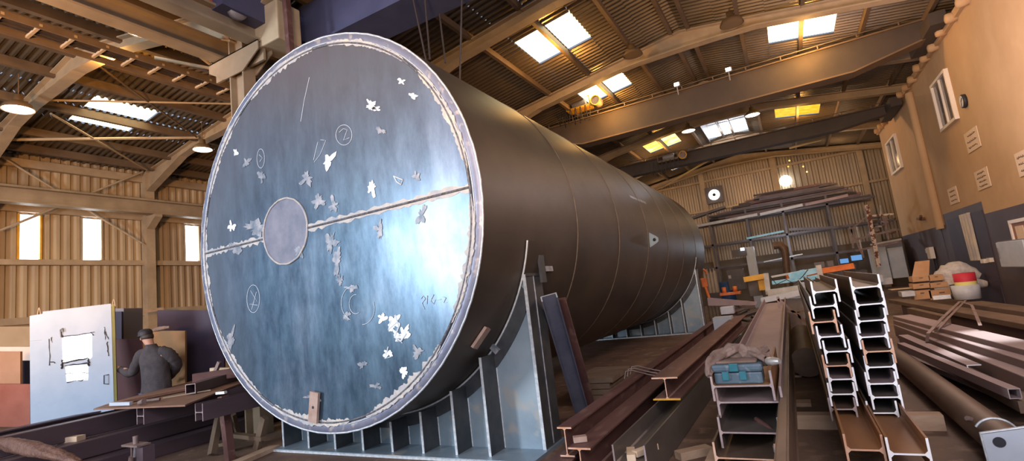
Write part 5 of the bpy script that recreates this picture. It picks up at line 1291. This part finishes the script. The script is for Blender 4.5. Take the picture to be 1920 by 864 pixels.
# ------------------------------------------------------------------ PERSON
def skin_mesh(name, joints, edges, mt, parent, sub=2):
    names = list(joints); me = bpy.data.meshes.new(name); off = V(parent['_o'])
    me.from_pydata([tuple(V(joints[k][0])-off) for k in names], [(names.index(a), names.index(b_)) for a, b_ in edges], [])
    o = bpy.data.objects.new(name, me); COL.objects.link(o)
    sm = o.modifiers.new('skin', 'SKIN'); sm.use_smooth_shade = True
    for i, k in enumerate(names):
        r = joints[k][1]; me.skin_vertices[0].data[i].radius = (r, r) if not isinstance(r, tuple) else r
    me.skin_vertices[0].data[0].use_root = True
    ss = o.modifiers.new('sub', 'SUBSURF'); ss.levels = sub; ss.render_levels = sub
    dg = bpy.context.evaluated_depsgraph_get(); m2 = bpy.data.meshes.new_from_object(o.evaluated_get(dg))
    bpy.data.objects.remove(o); m2.name = name; m2.materials.clear(); m2.materials.append(mt)
    for p in m2.polygons: p.use_smooth = True
    o = bpy.data.objects.new(name, m2); COL.objects.link(o); o.parent = parent; o['_o'] = tuple(off); return o
D = 8.35; KS = 1.08
def J(x, y, r, dd=0): return (at(x,y,d=D+dd), r*KS)
pel = at(296,738,d=D); 
per = thing('person', 'man in dark grey jacket and black cap seen from behind, hand on the white panel', 'person', (pel.x,pel.y,0))
def foot(dx, dyy): return V((pel.x+dx, pel.y+dyy, .04))
rh = V((cos(yaw),-sin(yaw),0)); fh = V((sin(yaw),cos(yaw),0))
kl = pel+rh*-.11+fh*.06+V((0,0,-.40)); kr = pel+rh*.12+V((0,0,-.42))
al = V((pel.x,pel.y,.09))+rh*-.14+fh*.0; ar = V((pel.x,pel.y,.09))+rh*.15+fh*-.12
body = {'pelvis':(pel+V((0,0,.06)),.12),'waist':J(293,712,.12),'chest':J(289,682,.135),'neck0':J(283,653,.07),'neck':J(281,645,.055,-.01),
 'head':J(275,633,.085,.02),'crown':J(273,622,.08,.02),
 'shl':J(268,661,.06,.02),'ell':J(248,697,.045,.12),'wrl':J(225,691,.032,.12),'pall':J(217,687,.028,.10),
 'shr':J(311,656,.06,-.02),'elr':J(330,684,.045,.16),'wrr':J(316,708,.032,.34),'palr':J(309,712,.03,.38),
 'hl':(pel+rh*-.09+V((0,0,-.04)),.10),'kl':(kl,.065),'al':(al,.045),'tl':(al+fh*.17+V((0,0,-.045)),.035),
 'hr':(pel+rh*.09+V((0,0,-.04)),.10),'kr':(kr,.065),'ar':(ar,.045),'tr':(ar+fh*.17+V((0,0,-.045)),.035)}
be = [('pelvis','waist'),('waist','chest'),('chest','neck0'),('neck0','neck'),('neck','head'),('head','crown'),('chest','shl'),('shl','ell'),('ell','wrl'),('wrl','pall'),('chest','shr'),('shr','elr'),('elr','wrr'),('wrr','palr'),
 ('pelvis','hl'),('hl','kl'),('kl','al'),('al','tl'),('pelvis','hr'),('hr','kr'),('kr','ar'),('ar','tr')]
skin_mesh('body', body, be, T['skin'], per)
# fingers of the left hand
pal = body['pall'][0]
for i in range(4):
    b0 = at(216,684+i*1.8,d=D+.10); pts = {'a':(b0,.010),'b':(at(212-(.5 if i in (1,2) else 0),683.5+i*1.6,d=D+.10),.009),'c':(at(208.5-(.8 if i in (1,2) else 0),682.5+i*1.9,d=D+.12),.0075)}
    skin_mesh('finger', pts, [('a','b'),('b','c')], T['skin'], per, 1)
skin_mesh('thumb', {'a':(at(217,684,d=D+.08),.012),'b':(at(213,680,d=D+.07),.010),'c':(at(210,679,d=D+.08),.008)}, [('a','b'),('b','c')], T['skin'], per, 1)
for i in range(4):
    p = body['palr'][0]; skin_mesh('finger', {'a':(p+rh*(.02-.012*i)+V((0,0,-.01)),.009),'b':(p+rh*(.02-.012*i)+V((0,0,-.05))+fh*.02,.008)}, [('a','b')], T['skin'], per, 1)
jmb = MB(); rings_ = []
for (x,y,wv,dv,dd) in ((293,741,.215,.15,0),(293,736,.222,.155,0),(294,722,.212,.15,0),(293,705,.205,.145,0),(291,690,.205,.145,0),(290,674,.215,.145,0),(289,664,.205,.13,0),(287,656,.15,.10,0),(284,650,.085,.085,0),(283,645,.07,.075,0)):
    c_ = at(x,y,d=D+dd); rings_.append([c_+rh*KS*wv*cos(2*pi*k/28)*(1+.03*sin(k*2.3+y))+fh*KS*dv*sin(2*pi*k/28) for k in range(28)])
vs_ = [p for r_ in rings_ for p in r_]; jmb.add(vs_, [(i*28+k,i*28+(k+1)%28,(i+1)*28+(k+1)%28,(i+1)*28+k) for i in range(len(rings_)-1) for k in range(28)], 0, True)
for path, rad, sd__ in ((((280,662,.0),(267,665,.03),(257,680,.06),(249,697,.11),(238,698,.12),(224,691,.12)),(.09,.095,.085,.075,.068,.052),21),(((298,660,.0),(311,661,.0),(323,670,.05),(331,684,.14),(325,697,.25),(316,707,.33)),(.09,.10,.09,.08,.07,.06),22)):
    l_ = lump([at(x,y,d=D+dd) for x,y,dd in path], rad, 14, sd__); jmb.add(l_.v, l_.f, 0, True)
jmb.build('jacket', T['jacket'], per)
tr = {'pelvis':(pel+V((0,0,.03)),.155),'hl':(pel+rh*-.10+V((0,0,-.05)),.115),'kl':(kl,.085),'al':(al+V((0,0,.04)),.07),'hr':(pel+rh*.10+V((0,0,-.05)),.115),'kr':(kr,.085),'ar':(ar+V((0,0,.04)),.07)}
skin_mesh('trousers', tr, [('pelvis','hl'),('hl','kl'),('kl','al'),('pelvis','hr'),('hr','kr'),('kr','ar')], T['jeans'], per)
for a_ in (al, ar): skin_mesh('boot', {'a':(a_+V((0,0,-.0)),.06),'b':(a_+fh*.10+V((0,0,-.03)),.05),'c':(a_+fh*.20+V((0,0,-.04)),.045)}, [('a','b'),('b','c')], T['shoe'], per)
hc = at(272.5,624.5,d=D+.02); 
mb = MB(); mb.lathe([(.100,-.04),(.103,0),(.097,.035),(.076,.062),(.04,.075),(0,.079)], hc+V((0,0,-.005)), (-.1,0,1), 24)
mb.build('cap', T['cap'], per)
fd = (-rh*.85+fh*.5).normalized(); sd_ = fd.cross(V((0,0,1)))
P = [hc+fd*.09+sd_*.07+V((0,0,-.03)),hc+fd*.17+sd_*.05+V((0,0,-.05)),hc+fd*.19+V((0,0,-.055)),hc+fd*.17-sd_*.05+V((0,0,-.05)),hc+fd*.09-sd_*.07+V((0,0,-.03))]
MB().add(P+[p+V((0,0,.012)) for p in P], [(0,1,2,3,4),(9,8,7,6,5),(0,5,6,1),(1,6,7,2),(2,7,8,3),(3,8,9,4)]).build('cap_peak', T['cap'], per)
hd = body['head'][0]
MB().lathe([(0,-.02),(.09,-.02),(.095,.01),(.09,.05)], hd+V((0,0,.0))-fd*.012, (0,0,1), 18).build('hair', mat('hair', (.05,.035,.03)), per)
for s_ in (1,-1):
    MB().lathe([(0,0),(.025,.004),(.03,.012),(0,.018)], hd+sd_*s_*.075-fd*.0+V((0,0,-.005)), tuple(sd_*s_), 12).build('ear', T['skin'], per)
mb = MB().lathe([(.014,0),(.011,.015),(.004,.03)], hd+fd*.08+V((0,0,-.01)), tuple(fd+V((0,0,-.3))), 10); mb.build('nose', T['skin'], per)
for s_ in (1,-1): MB().lathe([(0,0),(.012,0.002),(.006,.006)], hd+fd*.078+sd_*s_*.03+V((0,0,.012)), tuple(fd), 10).build('eye', T['black'], per)
MB().bar(hd+fd*.08+sd_*.022+V((0,0,-.045)), hd+fd*.08-sd_*.022+V((0,0,-.045)), .008,.006).build('mouth', T['maroon'], per)

# ------------------------------------------------------------------ LIGHT
w = bpy.data.worlds.new('world'); SC.world = w; w.use_nodes = True; nt = w.node_tree; N = nt.nodes; L = nt.links
bg = N['Background']; tcw = N.new('ShaderNodeTexCoord'); sx = N.new('ShaderNodeSeparateXYZ'); L.new(tcw.outputs['Generated'], sx.inputs[0])
cr = N.new('ShaderNodeValToRGB'); mr = N.new('ShaderNodeMapRange'); mr.inputs[1].default_value = -.3; mr.inputs[2].default_value = .8; L.new(sx.outputs['Z'], mr.inputs[0]); L.new(mr.outputs[0], cr.inputs[0])
e = cr.color_ramp.elements; e[0].position = .15; e[0].color = (.16,.14,.14,1); e[1].position = .9; e[1].color = (.42,.42,.50,1)
x = e.new(.32); x.color = (.36,.58,.86,1); x = e.new(.55); x.color = (.40,.52,.70,1)
L.new(cr.outputs[0], bg.inputs[0]); bg.inputs[1].default_value = .75
def area(name, loc, rot_to, sx_, sy_, col, power):
    l = bpy.data.lights.new(name, 'AREA'); l.shape = 'RECTANGLE'; l.size = sx_; l.size_y = sy_; l.color = col; l.energy = power
    o = bpy.data.objects.new(name, l); COL.objects.link(o); o.location = loc; d = V(rot_to)-V(loc); o.rotation_euler = d.to_track_quat('-Z','Y').to_euler(); return o
area('door_daylight', (-10.6,-7,3.7), (-10.2,4,3.0), 1.6, 3.3, (.86,.93,1), 1150)
area('side_daylight', (3,-7,4.0), (-1,8,1.5), 9, 5, (.95,.95,1), 520)
area('left_daylight', (-8,-6.5,3.5), (-9,6,1.2), 7, 4, (.9,.93,1), 60)
def spot(name, loc, to, col, power, ang, blend=.8, size=.5):
    l = bpy.data.lights.new(name, 'SPOT'); l.color = col; l.energy = power; l.spot_size = ang; l.spot_blend = blend; l.shadow_soft_size = size
    o = bpy.data.objects.new(name, l); COL.objects.link(o); o.location = loc; o.rotation_euler = (V(to)-V(loc)).to_track_quat('-Z','Y').to_euler()
spot('warm_left', (-5,-2.5,2.5), (-17,7,8.2), (1,.50,.17), 5200, 1.25)  # warm spots added to brighten roof and walls, no such fixtures
spot('warm_roof', (0,-2,2.5), (-1.5,12,9.5), (1,.60,.27), 2200, 1.4)
spot('warm_right', (-.5,3,3.2), (4.3,16,4.8), (1,.56,.22), 1500, 1.2)
def pt_(loc, col, power, r=.06):
    l = bpy.data.lights.new('point_fill', 'POINT'); l.color = col; l.energy = power; l.shadow_soft_size = r; o = bpy.data.objects.new('point_fill', l); COL.objects.link(o); o.location = loc  # unseen point lamp added as fill, no fixture
for x, y in ((-4.1,11.1),(-4.1,14.9),(1.3,15.0),(-4.1,23.1),(1.3,23.2),(-1.5,24),(-12.3,5.3)):  # added points imitate the bloom around skylights and vent
    pt_((x,y,zroof(x)-.6), (1,.48,.10) if x != -1.5 else (.75,.85,1), 110)
for x, y, z in ((-1,29,6),(-6,29,6),(3,28,6)): pt_((x,y,z-.3), (1,.60,.28), 55, .3)  # added fill for the far wall
pt_((0,26.6,2.8), (.75,.85,1), 130, .3)  # added cool fill for the lower far end
pt_((1.8,11,4.6), (1,.80,.78), 300, .5)  # added fill over the steel bundles
area('yard_fill', (2.5,-3.5,6.0), (.8,8,0), 5, 2, (1,.88,.90), 420)
area('left_fill', (-6,-3,5.6), (-9.5,5,0), 3, 2, (.95,.85,1), 110)
spot('section_glint', (3.2,11.5,5.5), (1.9,7.9,.56), (1,1,1), 2600, .17, .7, .1)  # narrow spot added to make the glint, no such lamp
SC.view_settings.view_transform = 'Standard'
SC.view_settings.look = 'None'
SC.view_settings.exposure = 0
SC.cycles.max_bounces = 6
SC.cycles.use_adaptive_sampling = True
SC.cycles.sample_clamp_indirect = 6
for o in bpy.data.objects:
    if '_o' in o: del o['_o']
